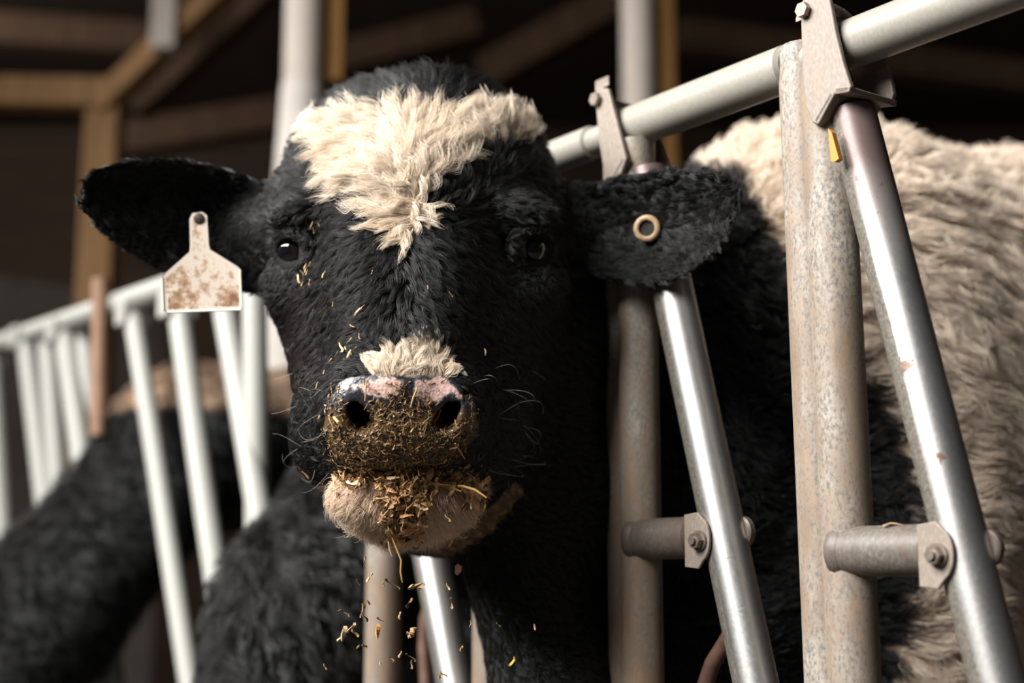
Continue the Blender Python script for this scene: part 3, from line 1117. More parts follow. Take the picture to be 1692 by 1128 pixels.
def chin_mask(c):
    x, y = cpix(c)
    return (poly_sd(x, y, CHIN) < 0) & (c[:, 2] < 1.47) & ~(poly_sd(x, y, PAD) < -3)


white = coat_white(pos)
colv = np.where(white[:, None], coat_cream, coat_black)
ch = chin_mask(pos)
colv = np.where(ch[:, None], np.array((0.58, 0.38, 0.31)), colv)
tan = (poly_sd(px, py, JAW_TAN) < 0) & (pos[:, 2] < 1.6)
colv = np.where(tan[:, None], np.array((0.30, 0.20, 0.12)), colv)
near_eye = np.minimum(np.linalg.norm(pos - EYE_L, axis=1), np.linalg.norm(pos - EYE_R, axis=1))
colv = np.where((near_eye < 0.03)[:, None], np.array((0.006, 0.005, 0.005)), colv)
padm = np.clip(-poly_sd(px + 4 * wob(px / 9, py / 9, 8), py + 4 * wob(px / 9, py / 9, 9), PAD) / 6 + 0.5, 0, 1) * (pos[:, 2] < 1.42)
pink = 0.10 - 0.45 * np.clip((py - 662) / 14, 0, 1) + 0.26 * np.exp(-((px - 640) / 38) ** 2 - ((py - 638) / 18) ** 2) + 0.34 * np.exp(-((px - 715) / 42) ** 2 - ((py - 645) / 24) ** 2)
pink -= 0.25 * np.exp(-((px - 672) / 10) ** 2)
pink += 0.14 * np.exp(-((px - 585) / 30) ** 2 - ((py - 640) / 16) ** 2)
in_nostril = np.zeros(len(pos))
base = BAY + BN * 0.9
cow = mesh_obj('cow', c2w(pos), quads[:, ::-1], M['hide'], None, base)
tag(cow, 'black and cream cow with white blaze, head through the fence, feed on its muzzle', 'cow')
set_attr(cow.data, 'coat', colv)
set_attr(cow.data, 'pad', padm)
set_attr(cow.data, 'pink', pink)
mudv = np.clip((py - 668) / 22, 0, 1) * np.clip((785 - py) / 10, 0, 1)
set_attr(cow.data, 'mud', mudv)

# eyes
m_eye, nt, b_ = new_mat('cow_eye')
at = N(nt, 'ShaderNodeAttribute'); at.attribute_name = 'iris'
nt.links.new(ramp(nt, at.outputs['Fac'], [(0.0, (0.55, 0.52, 0.52)), (0.30, (0.42, 0.38, 0.38)), (0.36, (0.020, 0.012, 0.010)), (0.7, (0.012, 0.009, 0.010)), (0.75, (0.004, 0.004, 0.006))]), b_.inputs['Base Color'])
b_.inputs['Roughness'].default_value = 0.06
b_.inputs['Coat Weight'].default_value = 0.6
for sx, e in ((-1, EYE_L), (1, EYE_R)):
    u = np.linspace(0, math.pi, 25); v = np.linspace(0, 2 * math.pi, 33)[:-1]
    look = norm(np.array((sx * 0.62, 0.02, -0.78)))
    r = 0.0212
    cen = e + np.array((sx * 0.002, -0.001, 0.010))
    vv, ff = [], []
    a1 = norm(np.cross(look, (0, 1, 0))); a2 = np.cross(a1, look)
    for i, q in enumerate(u):
        for p in v:
            vv.append(cen + r * (math.cos(q) * look + math.sin(q) * (math.cos(p) * a1 + math.sin(p) * a2)))
    vv = np.array(vv)
    for i in range(24):
        for j in range(32):
            ff.append([i * 32 + j, i * 32 + (j + 1) % 32, (i + 1) * 32 + (j + 1) % 32, (i + 1) * 32 + j][::1])
    o = mesh_obj('eye', c2w(vv), ff, m_eye, cow)
    iris = np.clip(((vv - cen) / r @ look - 0.3) / 0.7, 0, 1)
    set_attr(o.data, 'iris', np.where((vv[:, 0] - cen[0]) * sx > -0.004, np.maximum(iris, 0.4), iris))

# --- coat
WHORL = np.array((694.0, 336.0))
HEADMAX = 1.64


def sgn_depth(c):
    return c[:, 2]


def face_style(P, Nn):
    x, y = cpix(P)
    m = len(P)
    white = coat_white(P)
    rx, ry = x - WHORL[0], y - WHORL[1]
    rr = np.hypot(rx, ry) + 1e-6
    fx, fy = rx / rr, ry / rr
    # lower face: hair runs down and outwards
    dn = np.clip((y - 400) / 80, 0, 1)
    sx = np.clip((x - 672) / 110, -1, 1)
    fx = fx * (1 - dn) + dn * sx * 0.75
    fy = fy * (1 - dn) + dn * 0.8
    nose = np.exp(-((x - 675) / 75) ** 2) * np.clip((y - 540) / 25, 0, 1) * (y < 632)
    fx = fx * (1 - nose) + nose * (0.35 * np.sin((x - 640) / 22))
    fy = fy * (1 - nose) - nose * 0.95
    lo = np.clip((y - 650) / 60, 0, 1)
    fx = fx * (1 - lo) + lo * np.sign(sx) * 0.8
    fy = fy * (1 - lo) + lo * 0.6
    fore = np.exp(-((y - 270) / 110) ** 2) * np.clip(1.3 - np.abs(x - 690) / 260, 0, 1)
    a = 0.75 * fore * wob(x / 26, y / 26, 11) + 0.25 * wob(x / 40, y / 40, 12)
    fx, fy = fx * np.cos(a) - fy * np.sin(a), fx * np.sin(a) + fy * np.cos(a)
    flow = np.stack((fx, -fy, 0.35 * np.ones(m)), 1)
    L = 0.016 + 0.012 * fore + 0.016 * fore * white + 0.012 * np.exp(-((y - 140) / 40) ** 2) + 0.012 * np.exp(-((y - 125) / 25) ** 2 - ((x - 730) / 70) ** 2)
    L = L * (1 - 0.45 * np.clip((y - 520) / 120, 0, 1))
    L = np.where(y > 640, 0.008, L)
    nosew = white & (y > 500)
    L = np.where(nosew, 0.011, L)
    L = L * (0.45 + 0.55 * np.clip(rr / 70, 0, 1))
    e = np.minimum(np.linalg.norm(P - EYE_L, axis=1), np.linalg.norm(P - EYE_R, axis=1))
    L = L * np.clip((e - 0.020) / 0.035, 0.25, 1)
    ear_ = is_ear(P, x, y)
    tipx = np.where(x < 600, -1.0, 1.0)
    flow = np.where(ear_[:, None], np.stack((tipx * 0.9, 0.35 * np.sign(370 - y), np.zeros(m)), 1), flow)
    L = np.where(ear_, 0.008, L)
    rng = np.random.default_rng(5)
    blackc = coat_black * rng.uniform(0.5, 2.2, (m, 1)) * np.where(rng.random((m, 1)) < 0.06, np.array([[2.6, 1.9, 1.5]]), 1)
    rust = np.clip(1 - np.abs(x - 500) / 60, 0, 1) * np.clip((y - 430) / 60, 0, 1) * (y < 640)
    blackc = blackc * (1 + rust[:, None] * np.array((1.4, 0.7, 0.6)))
    whitec = np.array((0.86, 0.755, 0.63)) * rng.uniform(0.82, 1.12, (m, 1)) * np.where(rng.random((m, 1)) < 0.15, np.array([[0.95, 0.84, 0.70]]), 1)
    col = np.where(white[:, None], whitec, blackc)
    tan = (poly_sd(x, y, JAW_TAN) < 0)
    col = np.where((tan & ~white)[:, None], np.array((0.20, 0.125, 0.065)) * rng.uniform(0.7, 1.2, (m, 1)), col)
    pad = poly_sd(x, y, PAD)
    keep = (pad > np.where(y < 640, -1, 2)) | (P[:, 2] > 1.44)
    keep &= ~chin_mask(P) & (e > 0.0235)
    keep &= ~is_body(P)
    # the opening of the mouth and the nostrils stay bare
    curl = 0.0045 * fore + 0.0035 * fore * white + 0.0012 + 0.002 * nosew
    lift = np.where(fore > 0.35, 0.42, 0.35) * np.ones(m)
    lift = np.where(y < 175, 0.30, lift)
    lift = lift + 0.35 * np.exp(-((y - 125) / 25) ** 2 - ((x - 730) / 70) ** 2)
    lift = np.where(nosew, 0.22, lift)
    lift = np.where(ear_, 0.3, lift)
    rad = np.where(white, 0.00020, 0.00021) + 0 * L
    return dict(length=L, flow=flow, colour=col, lift=lift, curl=curl, freq=0.5 + 0.5 * fore, clump=np.where(ear_, 0.3, np.where(nosew, 0.45, 0.55 + 0.3 * fore + 0.08 * white)), radius=rad, keep=keep, frizz=0.10)


vn, area = tri_normals(pos, quads)
cen = pos[quads].mean(1); cn = vn[quads].mean(1)
facing = -(cn * norm(cen)).sum(1)
hd = ~is_body(cen) & (facing > -0.45)
den = np.where(hd, 900000.0, 0.0)
cx_, cy_ = cpix(cen)
ear_q = is_ear(cen, cx_, cy_)
den = np.where(hd & ear_q, 450000.0, den)
den = np.where(hd & (cy_ > 500) & (cen[:, 2] > 1.46) & ~ear_q, 300000.0, den)
def white_style(P, Nn):
    st = face_style(P, Nn)
    st['keep'] = st['keep'] & coat_white(P)
    return st


def black_style(P, Nn):
    st = face_style(P, Nn)
    st['keep'] = st['keep'] & ~coat_white(P)
    return st


grow_hair('coat_hair', cow, pos, quads, den, black_style, 21, n=6, clump_every=24)
wq = np.zeros(len(quads), bool)
for k_ in range(4):
    wq |= coat_white(pos[quads[:, k_]])
grow_hair('blaze_hair', cow, pos, quads, np.where(hd & wq, 1500000.0, 0.0), white_style, 25, n=8, clump_every=48, label='long wavy white hair of the blaze and the nose')


def body_style(P, Nn):
    x, y = cpix(P)
    m = len(P)
    white = coat_white(P)
    rng = np.random.default_rng(6)
    a = 0.9 * wob(P[:, 0] * 9, P[:, 1] * 9, 31) + 0.3 * wob(P[:, 0] * 25, P[:, 1] * 25, 32)
    fx, fy = 0.55, -0.75
    flow = np.stack((fx * np.cos(a) - fy * np.sin(a), fx * np.sin(a) + fy * np.cos(a), 0.4 * np.ones(m)), 1)
    top = Nn[:, 1] > 0.55
    L = np.where(white, 0.040, 0.028) * np.ones(m)
    L = np.where(top & white, 0.040, L)
    c = np.where(white[:, None], np.array((0.80, 0.68, 0.56)) * rng.uniform(0.85, 1.1, (m, 1)), coat_black * rng.uniform(0.5, 2.0, (m, 1)))
    return dict(length=L, flow=flow, colour=c, lift=np.where(top, 1.3, 0.45), curl=0.006 + 0 * L, freq=0.8 + 0 * L, clump=0.5 + 0 * L,
                radius=0.0006 + 0 * L, keep=is_body(P), frizz=0.12)


wz = c2w(cen)[:, 2]
den = np.where(is_body(cen) & (facing > -0.3) & (wz > 0.45), 70000.0, 0.0)
grow_hair('trunk_hair', cow, pos, quads, den, body_style, 22, n=5, clump_every=30)


def chin_style(P, Nn):
    x, y = cpix(P)
    m = len(P)
    rng = np.random.default_rng(8)
    flow = np.stack(((x - 668) / 150, -1.0 + 0 * x, 0.1 + 0 * x), 1)
    low = np.clip((y - 800) / 80, 0, 1)
    c = np.array((0.78, 0.62, 0.47)) * rng.uniform(0.7, 1.2, (m, 1))
    return dict(length=0.009 + 0.010 * low, flow=flow, colour=c, lift=0.65 + 0.2 * low, curl=0.0006 + 0 * x, freq=0.5 + 0 * x, clump=0.2 + 0 * x,
                radius=0.00018 + 0 * x, keep=chin_mask(P) & (y > 792), frizz=0.25)


den = np.where((cen[:, 2] < 1.47) & (cy_ > 775) & (facing > -0.4), 330000.0, 0.0)
grow_hair('chin_hair', cow, pos, quads, den, chin_style, 23, n=4, label='short pale bristles on the pink chin')


def whisker_style(P, Nn):
    x, y = cpix(P)
    m = len(P)
    flow = np.stack((np.sign(x - 664) * 1.0, -0.25 + 0 * x, -0.1 + 0 * x), 1)
    return dict(length=0.030 + 0 * x, flow=flow, colour=np.tile((0.55, 0.50, 0.45), (m, 1)), lift=0.8 + 0 * x, curl=0.001 + 0 * x, freq=0.4 + 0 * x,
                clump=0.0 + 0 * x, radius=0.00012 + 0 * x, keep=((np.abs(x - 664) > 95) | (y > 800)), frizz=0.5)


den = np.where((cen[:, 2] < 1.46) & (cy_ > 610) & (cy_ < 890) & (facing > -0.2) & (np.abs(cx_ - 664) > 60), 1300.0, 0.0)
grow_hair('whisker', cow, pos, quads, den, whisker_style, 24, n=6, clump_every=1)


# ------------------------------------------------------------------ the two black cows feeding further along
def feeding_cow(origin, label, seed, neck, tan_zone=None, aside=0.0):
    """a black cow behind the fence, its neck through it and its head down in the feed alley.
    local axes: s into the pen, l along the fence, z up"""
    fd = Field(np.arange(-1.0, 2.1, 0.024), np.arange(-0.55, 0.80, 0.024), np.arange(-0.02, 1.6, 0.024))
    E3 = np.eye(3)
    fd.ell((1.15, aside, 0.92), (0.62, 0.31, 0.36), E3, 2.4, 0.1)
    fd.ell((0.66, aside, 0.92), (0.26, 0.26, 0.34), E3, 2.2, 0.1)
    fd.ell((1.62, aside, 1.0), (0.28, 0.27, 0.30), E3, 2.3, 0.1)
    for a, b_ in zip(neck[:-1], neck[1:]):
        fd.cone(a[0], b_[0], a[1], b_[1], 0.08)
    for s_, l in ((0.60, 0.15), (0.60, -0.15), (1.74, 0.16), (1.74, -0.16)):
        h = s_ > 1
        l += aside
        fd.cone((s_, l, 0.75), (s_ - (0.08 if h else 0), l, 0.52), 0.12, 0.08, 0.05)
        fd.cone((s_ - (0.08 if h else 0), l, 0.52), (s_ + 0.04, l, 0.34), 0.08, 0.055, 0.04)
        fd.cone((s_ + 0.04, l, 0.34), (s_, l, 0.06), 0.052, 0.05, 0.03)
    # head lowered to the feed: skull, muzzle, ears
    tip, br = neck[-1]
    tip = np.array(tip)
    fd.cone(tip, tip + (-0.10, 0, -0.22), 0.11, 0.075, 0.05)
    fd.ell(tip + (-0.12, 0, -0.25), (0.07, 0.085, 0.06), E3, 2.3, 0.03)
    for sg in (-1, 1):
        fd.ell(tip + (0.03, sg * 0.19, 0.02), (0.03, 0.12, 0.05), E3, 2, 0.03)
    p, q = fd.mesh(2)
    w = np.array((origin[0], origin[1], 0)) + p[:, 0:1] * BN + p[:, 1:2] * RD + p[:, 2:3] * np.array((0, 0, 1.0))
    o = mesh_obj('cow', w, q, M['hide'], None, np.array((origin[0], origin[1], 0)) + BN * 1.1)
    tag(o, label, 'cow', 'black cows feeding further along the fence')
    isT = np.zeros(len(p), bool) if tan_zone is None else tan_zone(p)
    set_attr(o.data, 'coat', np.where(isT[:, None], np.array((0.38, 0.26, 0.18)), coat_black))
    set_attr(o.data, 'pad', np.zeros(len(p))); set_attr(o.data, 'pink', np.zeros(len(p))); set_attr(o.data, 'mud', np.zeros(len(p)))
    c = w2c(w)
    q = q[:, ::-1]                 # lens coordinates are left-handed
    org = np.array((origin[0], origin[1], 0))

    def style(P, Nn):
        m = len(P)
        rng = np.random.default_rng(seed)
        wl = c2w(P) - org
        loc = np.stack((wl @ BN, wl @ RD, wl[:, 2]), 1)
        t_ = np.zeros(m, bool) if tan_zone is None else tan_zone(loc)
        a = 0.7 * wob(P[:, 0] * 9, P[:, 1] * 9, seed)
        flow = np.stack((0.5 * np.cos(a), -0.8 + 0.4 * np.sin(a), 0.3 + 0 * a), 1)
        col = np.where(t_[:, None], np.array((0.42, 0.29, 0.20)), coat_black * 0.45) * rng.uniform(0.5, 1.4, (m, 1))  # black hair darker than the main cow's: the alley's shade put into its colour
        z = np.zeros(m)
        return dict(length=0.032 + z, flow=flow, colour=col, lift=0.6 + z, curl=0.005 + z, freq=0.8 + z, clump=0.8 + z, radius=0.0007 + z, keep=np.ones(m, bool), frizz=0.12)
    vn_, _ = tri_normals(c, q)
    f_ = -(vn_[q].mean(1) * norm(c[q].mean(1))).sum(1)
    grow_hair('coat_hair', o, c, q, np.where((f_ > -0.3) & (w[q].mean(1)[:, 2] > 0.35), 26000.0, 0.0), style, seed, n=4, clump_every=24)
    return o


o3 = (F(430, 900) + F(634, 1000)) / 2
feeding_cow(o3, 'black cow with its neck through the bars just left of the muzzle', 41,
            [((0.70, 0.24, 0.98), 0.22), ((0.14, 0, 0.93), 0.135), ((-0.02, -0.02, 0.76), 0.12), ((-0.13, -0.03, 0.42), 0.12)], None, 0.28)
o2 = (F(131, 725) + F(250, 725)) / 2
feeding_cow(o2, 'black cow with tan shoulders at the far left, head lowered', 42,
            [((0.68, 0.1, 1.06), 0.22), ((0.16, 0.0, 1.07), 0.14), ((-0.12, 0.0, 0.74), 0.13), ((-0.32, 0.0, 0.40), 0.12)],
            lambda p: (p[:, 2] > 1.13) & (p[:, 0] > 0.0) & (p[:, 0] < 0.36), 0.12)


# ------------------------------------------------------------------ ear tag, ear button, feed
from mathutils.bvhtree import BVHTree
BV = BVHTree.FromPolygons([Vector(p) for p in pos], [tuple(int(i) for i in f) for f in quads])


def surf(x, y, dmax=1.7):
    """the point of the cow's skin under a photo point, with its normal (lens coordinates)"""
    d = norm(C(x, y, 1.0))
    h = BV.ray_cast(Vector((0, 0, 0)), Vector(d))
    if h[0] is None or h[0][2] > dmax:
        return None, None
    n = np.array(h[1])
    return np.array(h[0]), (n if n[2] < 0 else -n)


# yellowed white tag hanging in the ear at the left of the picture
m_tag, nt, b_ = new_mat('soiled_tag_plastic')
v_ = coords(nt)
d1 = noise(nt, v_, 95, 8, 0.75)
edge = N(nt, 'ShaderNodeAttribute'); edge.attribute_name = 'dirt'
ad = N(nt, 'ShaderNodeMath', operation='ADD')
nt.links.new(d1, ad.inputs[0]); nt.links.new(edge.outputs['Fac'], ad.inputs[1])
nt.links.new(ramp(nt, ad.outputs[0], [(0.50, (0.70, 0.61, 0.52)), (0.585, (0.46, 0.31, 0.20)), (0.72, (0.22, 0.11, 0.06))]), b_.inputs['Base Color'])
b_.inputs['Roughness'].default_value = 0.45

TD = 1.478
sp_, _n = surf(328, 372)
TD = sp_[2] - 0.030
out_px = [(267, 462), (270, 454), (313, 416), (314, 404), (313, 362), (318, 352), (334, 350), (342, 356), (345, 404), (347, 412), (392, 440), (398, 446), (401, 506), (397, 513), (278, 517), (271, 513)]


def tagpt(x, y, lift):
    return W(x, y, TD - lift - 0.012 * (y - 350) / 170.0)


cx0, cy0 = 333.0, 458.0
ring0 = np.array(out_px, float)
def inset(r, k):
    c = np.array((cx0, cy0)); return c + (r - c) * k
from mathutils.geometry import delaunay_2d_cdt
# outline plus an inner grid, fine enough to carry the dirt
gx, gy = np.meshgrid(np.arange(264, 404, 5.0), np.arange(350, 520, 5.0))
gin = poly_sd(gx, gy, out_px) < -2.5
p2 = [Vector(p) for p in out_px] + [Vector((float(x), float(y))) for x, y in zip(gx[gin], gy[gin])]
no = len(out_px)
v2, _e, f2, *_r = delaunay_2d_cdt(p2, [], [list(range(no))], 1, 1e-4)
nf = len(v2)
tv = np.array([tagpt(v[0], v[1], 0.0022) for v in v2] + [tagpt(x, y, 0.0) for x, y in out_px])
tf = [list(f) for f in f2] + [[nf + i for i in range(no)]] + [[i, (i + 1) % no, nf + (i + 1) % no, nf + i] for i in range(no)]
tagbase = tagpt(330, 360, 0.0)
tg = mesh_obj('ear_tag', tv, tf, m_tag, None, tagbase, smooth=False)
tag(tg, 'soiled white plastic tag hanging from the black ear at left', 'ear tag')
tx, ty = cpix(w2c(tv))
sdv = poly_sd(tx, ty, out_px)
lowl = np.clip((ty - 445) / 45, 0, 1) * np.clip((352 - tx) / 40, 0, 1)
lowr = np.clip((ty - 480) / 12, 0, 1) * np.clip((tx - 350) / 15, 0, 1)
set_attr(tg.data, 'dirt', np.where(sdv > -5, -0.4, -0.005 + np.maximum(0.13 * lowl, 0.15 * lowr) + 0.04 * (ty < 412)))
# raised rim and the stud through the neck of the tag
loop = [tagpt(x, y, 0.0026) for x, y in inset(ring0, 0.985)[[15, 0, 1]]]
loop2 = [tagpt(x, y, 0.0026) for x, y in [(268, 458), (270, 512), (277, 515.5), (397, 511.5), (399.5, 505), (397, 448)]]
MB().tube(loop2, 0.0011, 8).build('rim', mat_simple('clean_tag_plastic', (0.86, 0.79, 0.70), 0.45, 0, 0.05, 40), tg)
c_ = tagpt(329, 361, 0.0015)
MB().tube([c_, c_ - FWD * 0.0025, c_ - FWD * 0.0035], [0.0062, 0.0055, 0.003], 20).build('stud', mat_simple('dark_stud', (0.05, 0.04, 0.03), 0.5, 0, 0.2, 40), tg)

# round button in the other ear
p_, n_ = surf(1073, 378)
p_ = p_ + n_ * 0.004
w0_, wn = c2w(p_), c2w(p_ + n_) - c2w(p_)
wn = norm(wn * 0.5 - FWD * 0.6)
ax1 = norm(np.cross(wn, (0, 0, 1.0))); ax2 = np.cross(ax1, wn)
rv, rf = [], []
for i in range(36):
    a = 2 * math.pi * i / 36
    rad = math.cos(a) * ax1 + math.sin(a) * ax2
    for r_, h_ in ((0.0085, 0.0), (0.0085, 0.003), (0.0095, 0.004), (0.0135, 0.003), (0.0145, 0.0015), (0.0145, 0.0)):
        rv.append(w0_ + rad * r_ + wn * (h_ + 0.002))
for i in range(36):
    j = (i + 1) % 36
    for k in range(6):
        rf.append([i * 6 + k, i * 6 + (k + 1) % 6, j * 6 + (k + 1) % 6, j * 6 + k])
bt = tag(mesh_obj('ear_button', rv, rf, mat_simple('tan_button_plastic', (0.38, 0.26, 0.15), 0.5, 0, 0.4, 160), None, w0_), 'round tan button fixed in the drooping black ear at right', 'ear button')
MB().tube([w0_ + wn * 0.001, w0_ + wn * 0.0025], 0.0086, 28).build('button_centre', mat_simple('dark_button_centre', (0.02, 0.017, 0.015), 0.5, 0, 0.2, 40), bt)

# chaff
m_chaff, nt, b_ = new_mat('chaff')
at = N(nt, 'ShaderNodeAttribute'); at.attribute_name = 'flake_colour'
nt.links.new(at.outputs['Color'], b_.inputs['Base Color'])
b_.inputs['Roughness'].default_value = 0.6
b_.inputs['Specular IOR Level'].default_value = 0.3
STRAW = np.array(((0.27, 0.165, 0.075), (0.38, 0.25, 0.125), (0.19, 0.115, 0.055), (0.48, 0.35, 0.20), (0.12, 0.075, 0.038), (0.33, 0.185, 0.085)))


def flake_geo(c, u, n, length, width, bend, rng, thick=0.0004, twist=0.6, seg=4):
    """a curled sliver: lens coordinates in, vertices and faces out"""
    u = norm(u - n * (u @ n)); v = np.cross(n, u)
    vs, fs = [], []
    a0 = rng.normal(0, twist)
    for i in range(seg + 1):
        s = i / seg - 0.5
        a = a0 + twist * s * 2
        vv = v * math.cos(a) + n * math.sin(a)
        nn = n * math.cos(a) - v * math.sin(a)
        p = c + u * s * length + n * bend * length * (0.25 - s * s) * 1.2 + v * bend * length * 0.5 * math.sin(s * 4)
        w = width * 0.5 * (1 - 1.2 * abs(s) ** 2.2)
        for sv, sn in ((-1, -1), (1, -1), (1, 1), (-1, 1)):
            vs.append(p + vv * w * sv + nn * thick * sn)
    for i in range(seg):
        for k in range(4):
            fs.append([i * 4 + k, i * 4 + (k + 1) % 4, i * 4 + 4 + (k + 1) % 4, i * 4 + 4 + k])
    fs += [[3, 2, 1, 0], [seg * 4 + k for k in range(4)]]
    return vs, fs


def pick_colour(rng, bright=1.0):
    return STRAW[rng.integers(len(STRAW))] * rng.uniform(0.7, 1.4) * bright


def chaff_mesh(name, items, label, cat, kind=None, parent=None):
    V, Fc, Cc = [], [], []
    for vs, fs, c in items:
        n0 = len(V)
        V += vs; Fc += [[i + n0 for i in f] for f in fs]; Cc += [c] * len(vs)
    V = c2w(np.array(V))
    o = mesh_obj(name, V, Fc, m_chaff, parent, V.mean(0) if parent is None else None, smooth=False)
    set_attr(o.data, 'flake_colour', np.clip(np.array(Cc), 0, 1))
    return tag(o, label, cat, None, kind)


rng = np.random.default_rng(77)


def scatter(poly, count, size, weight=None, lift=0.001, bright=1.0, wid=0.35, soft=10):
    out = []
    xs = [p[0] for p in poly]; ys = [p[1] for p in poly]
    tries = 0
    while len(out) < count and tries < count * 12:
        tries += 1
        x, y = rng.uniform(min(xs) - soft, max(xs) + soft), rng.uniform(min(ys) - soft, max(ys) + soft)
        sdd = float(poly_sd(np.array(x), np.array(y), poly))
        if sdd > 0 and rng.random() > math.exp(-sdd / soft * 2):
            continue
        if weight is not None and rng.random() > weight(x, y):
            continue
        p, n = surf(x, y, 1.5)
        if p is None or -n[2] < 0.05:
            continue
        if math.hypot((x - 588) / 15, (y - 678) / 22) < 1 or math.hypot((x - 744) / 17, (y - 678) / 22) < 1:
            continue
        L = size * rng.uniform(0.5, 1.5)
        n = norm(n + rng.normal(0, 0.35, 3))
        vs, fs = flake_geo(p + n * (lift * rng.uniform(0.5, 1.6)), rng.normal(0, 1, 3), n, L, max(0.0007, L * wid * rng.uniform(0.4, 1.3)), rng.normal(0, 0.35), rng, 0.00025, 0.7, 3)
        out.append((vs, fs, pick_colour(rng, bright)))
    return out


items = []
LIP = [(575, 705), (610, 700), (618, 668), (660, 655), (708, 665), (716, 705), (765, 700), (772, 735), (740, 772), (660, 781), (585, 776), (548, 755), (545, 725)]
items += scatter(LIP, 1050, 0.0042, None, 0.0008, 0.62, 0.3)
items += scatter(LIP, 260, 0.0075, None, 0.0015, 0.9, 0.16)
items += scatter([(560, 770), (620, 775), (700, 776), (790, 772), (806, 795), (760, 800), (660, 800), (570, 796)], 240, 0.0075, None, 0.002, 0.95, 0.4, 5)
items += scatter([(540, 630), (560, 622), (566, 650), (556, 700), (560, 760), (540, 765), (535, 700)], 110, 0.0036, None, 0.001, 0.9, 0.4, 12)
items += scatter([(768, 625), (790, 640), (792, 700), (785, 745), (770, 720), (778, 670)], 60, 0.0038, None, 0.001, 0.7, 0.4, 10)
items += scatter([(545, 800), (600, 795), (600, 860), (570, 845)], 40, 0.004, None, 0.001, 1.0, 0.35, 12)
items += scatter([(545, 800), (790, 800), (770, 850), (720, 885), (640, 890), (575, 855)], 130, 0.0035, None, 0.001, 0.7, 0.4, 4)
items += scatter([(600, 625), (745, 628), (745, 660), (600, 660)], 26, 0.005, None, 0.001, 0.9, 0.25, 4)
chaff_mesh('feed_crumbs', items, 'brown chaff and crumbs caked on the nose, lips and chin of the main cow', 'feed', 'stuff')

# the mouthful itself, spilling over the chin
items = []
for poly, cnt in (([(628, 785), (700, 782), (705, 830), (690, 885), (650, 888), (632, 850)], 330), ([(735, 782), (795, 788), (790, 835), (760, 840)], 55), ([(560, 780), (620, 782), (600, 800), (562, 800)], 26), ([(690, 775), (745, 778), (735, 805), (695, 800)], 30)):
    for k in range(cnt):
        while True:
            x, y = rng.uniform(555, 800), rng.uniform(775, 892)
            if poly_sd(np.array(x), np.array(y), poly) < 3 * rng.random():
                break
        p, n = surf(x, y, 1.5)
        if p is None:
            continue
        n = norm(n + rng.normal(0, 0.5, 3))
        L = rng.uniform(0.006, 0.017)
        vs, fs = flake_geo(p + n * rng.uniform(0.001, 0.011) - np.array((0, 0, rng.uniform(0, 0.006))), rng.normal(0, 1, 3) + np.array((0, -0.8, 0)), n, L, L * rng.uniform(0.18, 0.5), rng.normal(0, 0.5), rng, 0.0003, 0.9, 5)
        items.append((vs, fs, pick_colour(rng, 1.6)))
chaff_mesh('mouthful_of_feed', items, 'clump of curled silage spilling from the mouth over the pink chin', 'feed', 'stuff')

# bits caught in the face
items = []
for x, y, L in ((585, 572, .010), (572, 578, .012), (592, 585, .008), (598, 520, .009), (590, 543, .007), (606, 512, .006), (578, 600, .005), (584, 590, .009), (566, 590, .007), (601, 560, .006), (612, 600, .006), (555, 602, .006),
                (738, 490, .006), (518, 370, .009), (523, 380, .006), (533, 372, .005), (545, 455, .008), (521, 468, .006), (505, 452, .007), (500, 462, .009), (512, 447, .006), (516, 432, .005), (510, 440, .006), (515, 452, .006), (507, 470, .005),
                (560, 505, .005), (792, 585, .007), (703, 480, .004), (620, 455, .004), (545, 620, .006), (535, 640, .007), (553, 640, .006), (512, 776, .009), (538, 690, .008), (555, 697, .013)):
    p, n = surf(x, y)
    if p is None:
        continue
    vs, fs = flake_geo(p + n * 0.007, np.array((rng.normal(0, .5), rng.choice((-1, 1)), 0)), n, L, L * 0.22, rng.normal(0, 0.4), rng, 0.0003, 0.6, 4)
    items.append((vs, fs, pick_colour(rng, 1.5)))
chaff_mesh('chaff_specks', items, 'specks of straw caught in the black hair of the face', 'feed', 'stuff')


def straw(pts, w, colour, name, label, cat, group=None):
    """one stalk through lens points"""
    mb_ = MB()
    P = [np.array(p) for p in pts]
    mb_.tube([c2w(p) for p in P], [w * 0.8] + [w] * (len(P) - 2) + [w * 0.5], 8)
    c0 = np.mean([c2w(p) for p in P], 0)
    o = mb_.build(name, m_chaff, None, c0)
    set_attr(o.data, 'flake_colour', np.tile(np.clip(np.array(colour), 0, 1), (len(o.data.vertices), 1)))
    return tag(o, label, cat, group)


def on(x, y, lift=0.003):
    p, n = surf(x, y, 1.5)
    if p is None:
        return C(x, y, 1.33)
    return p - np.array((0, 0, lift))


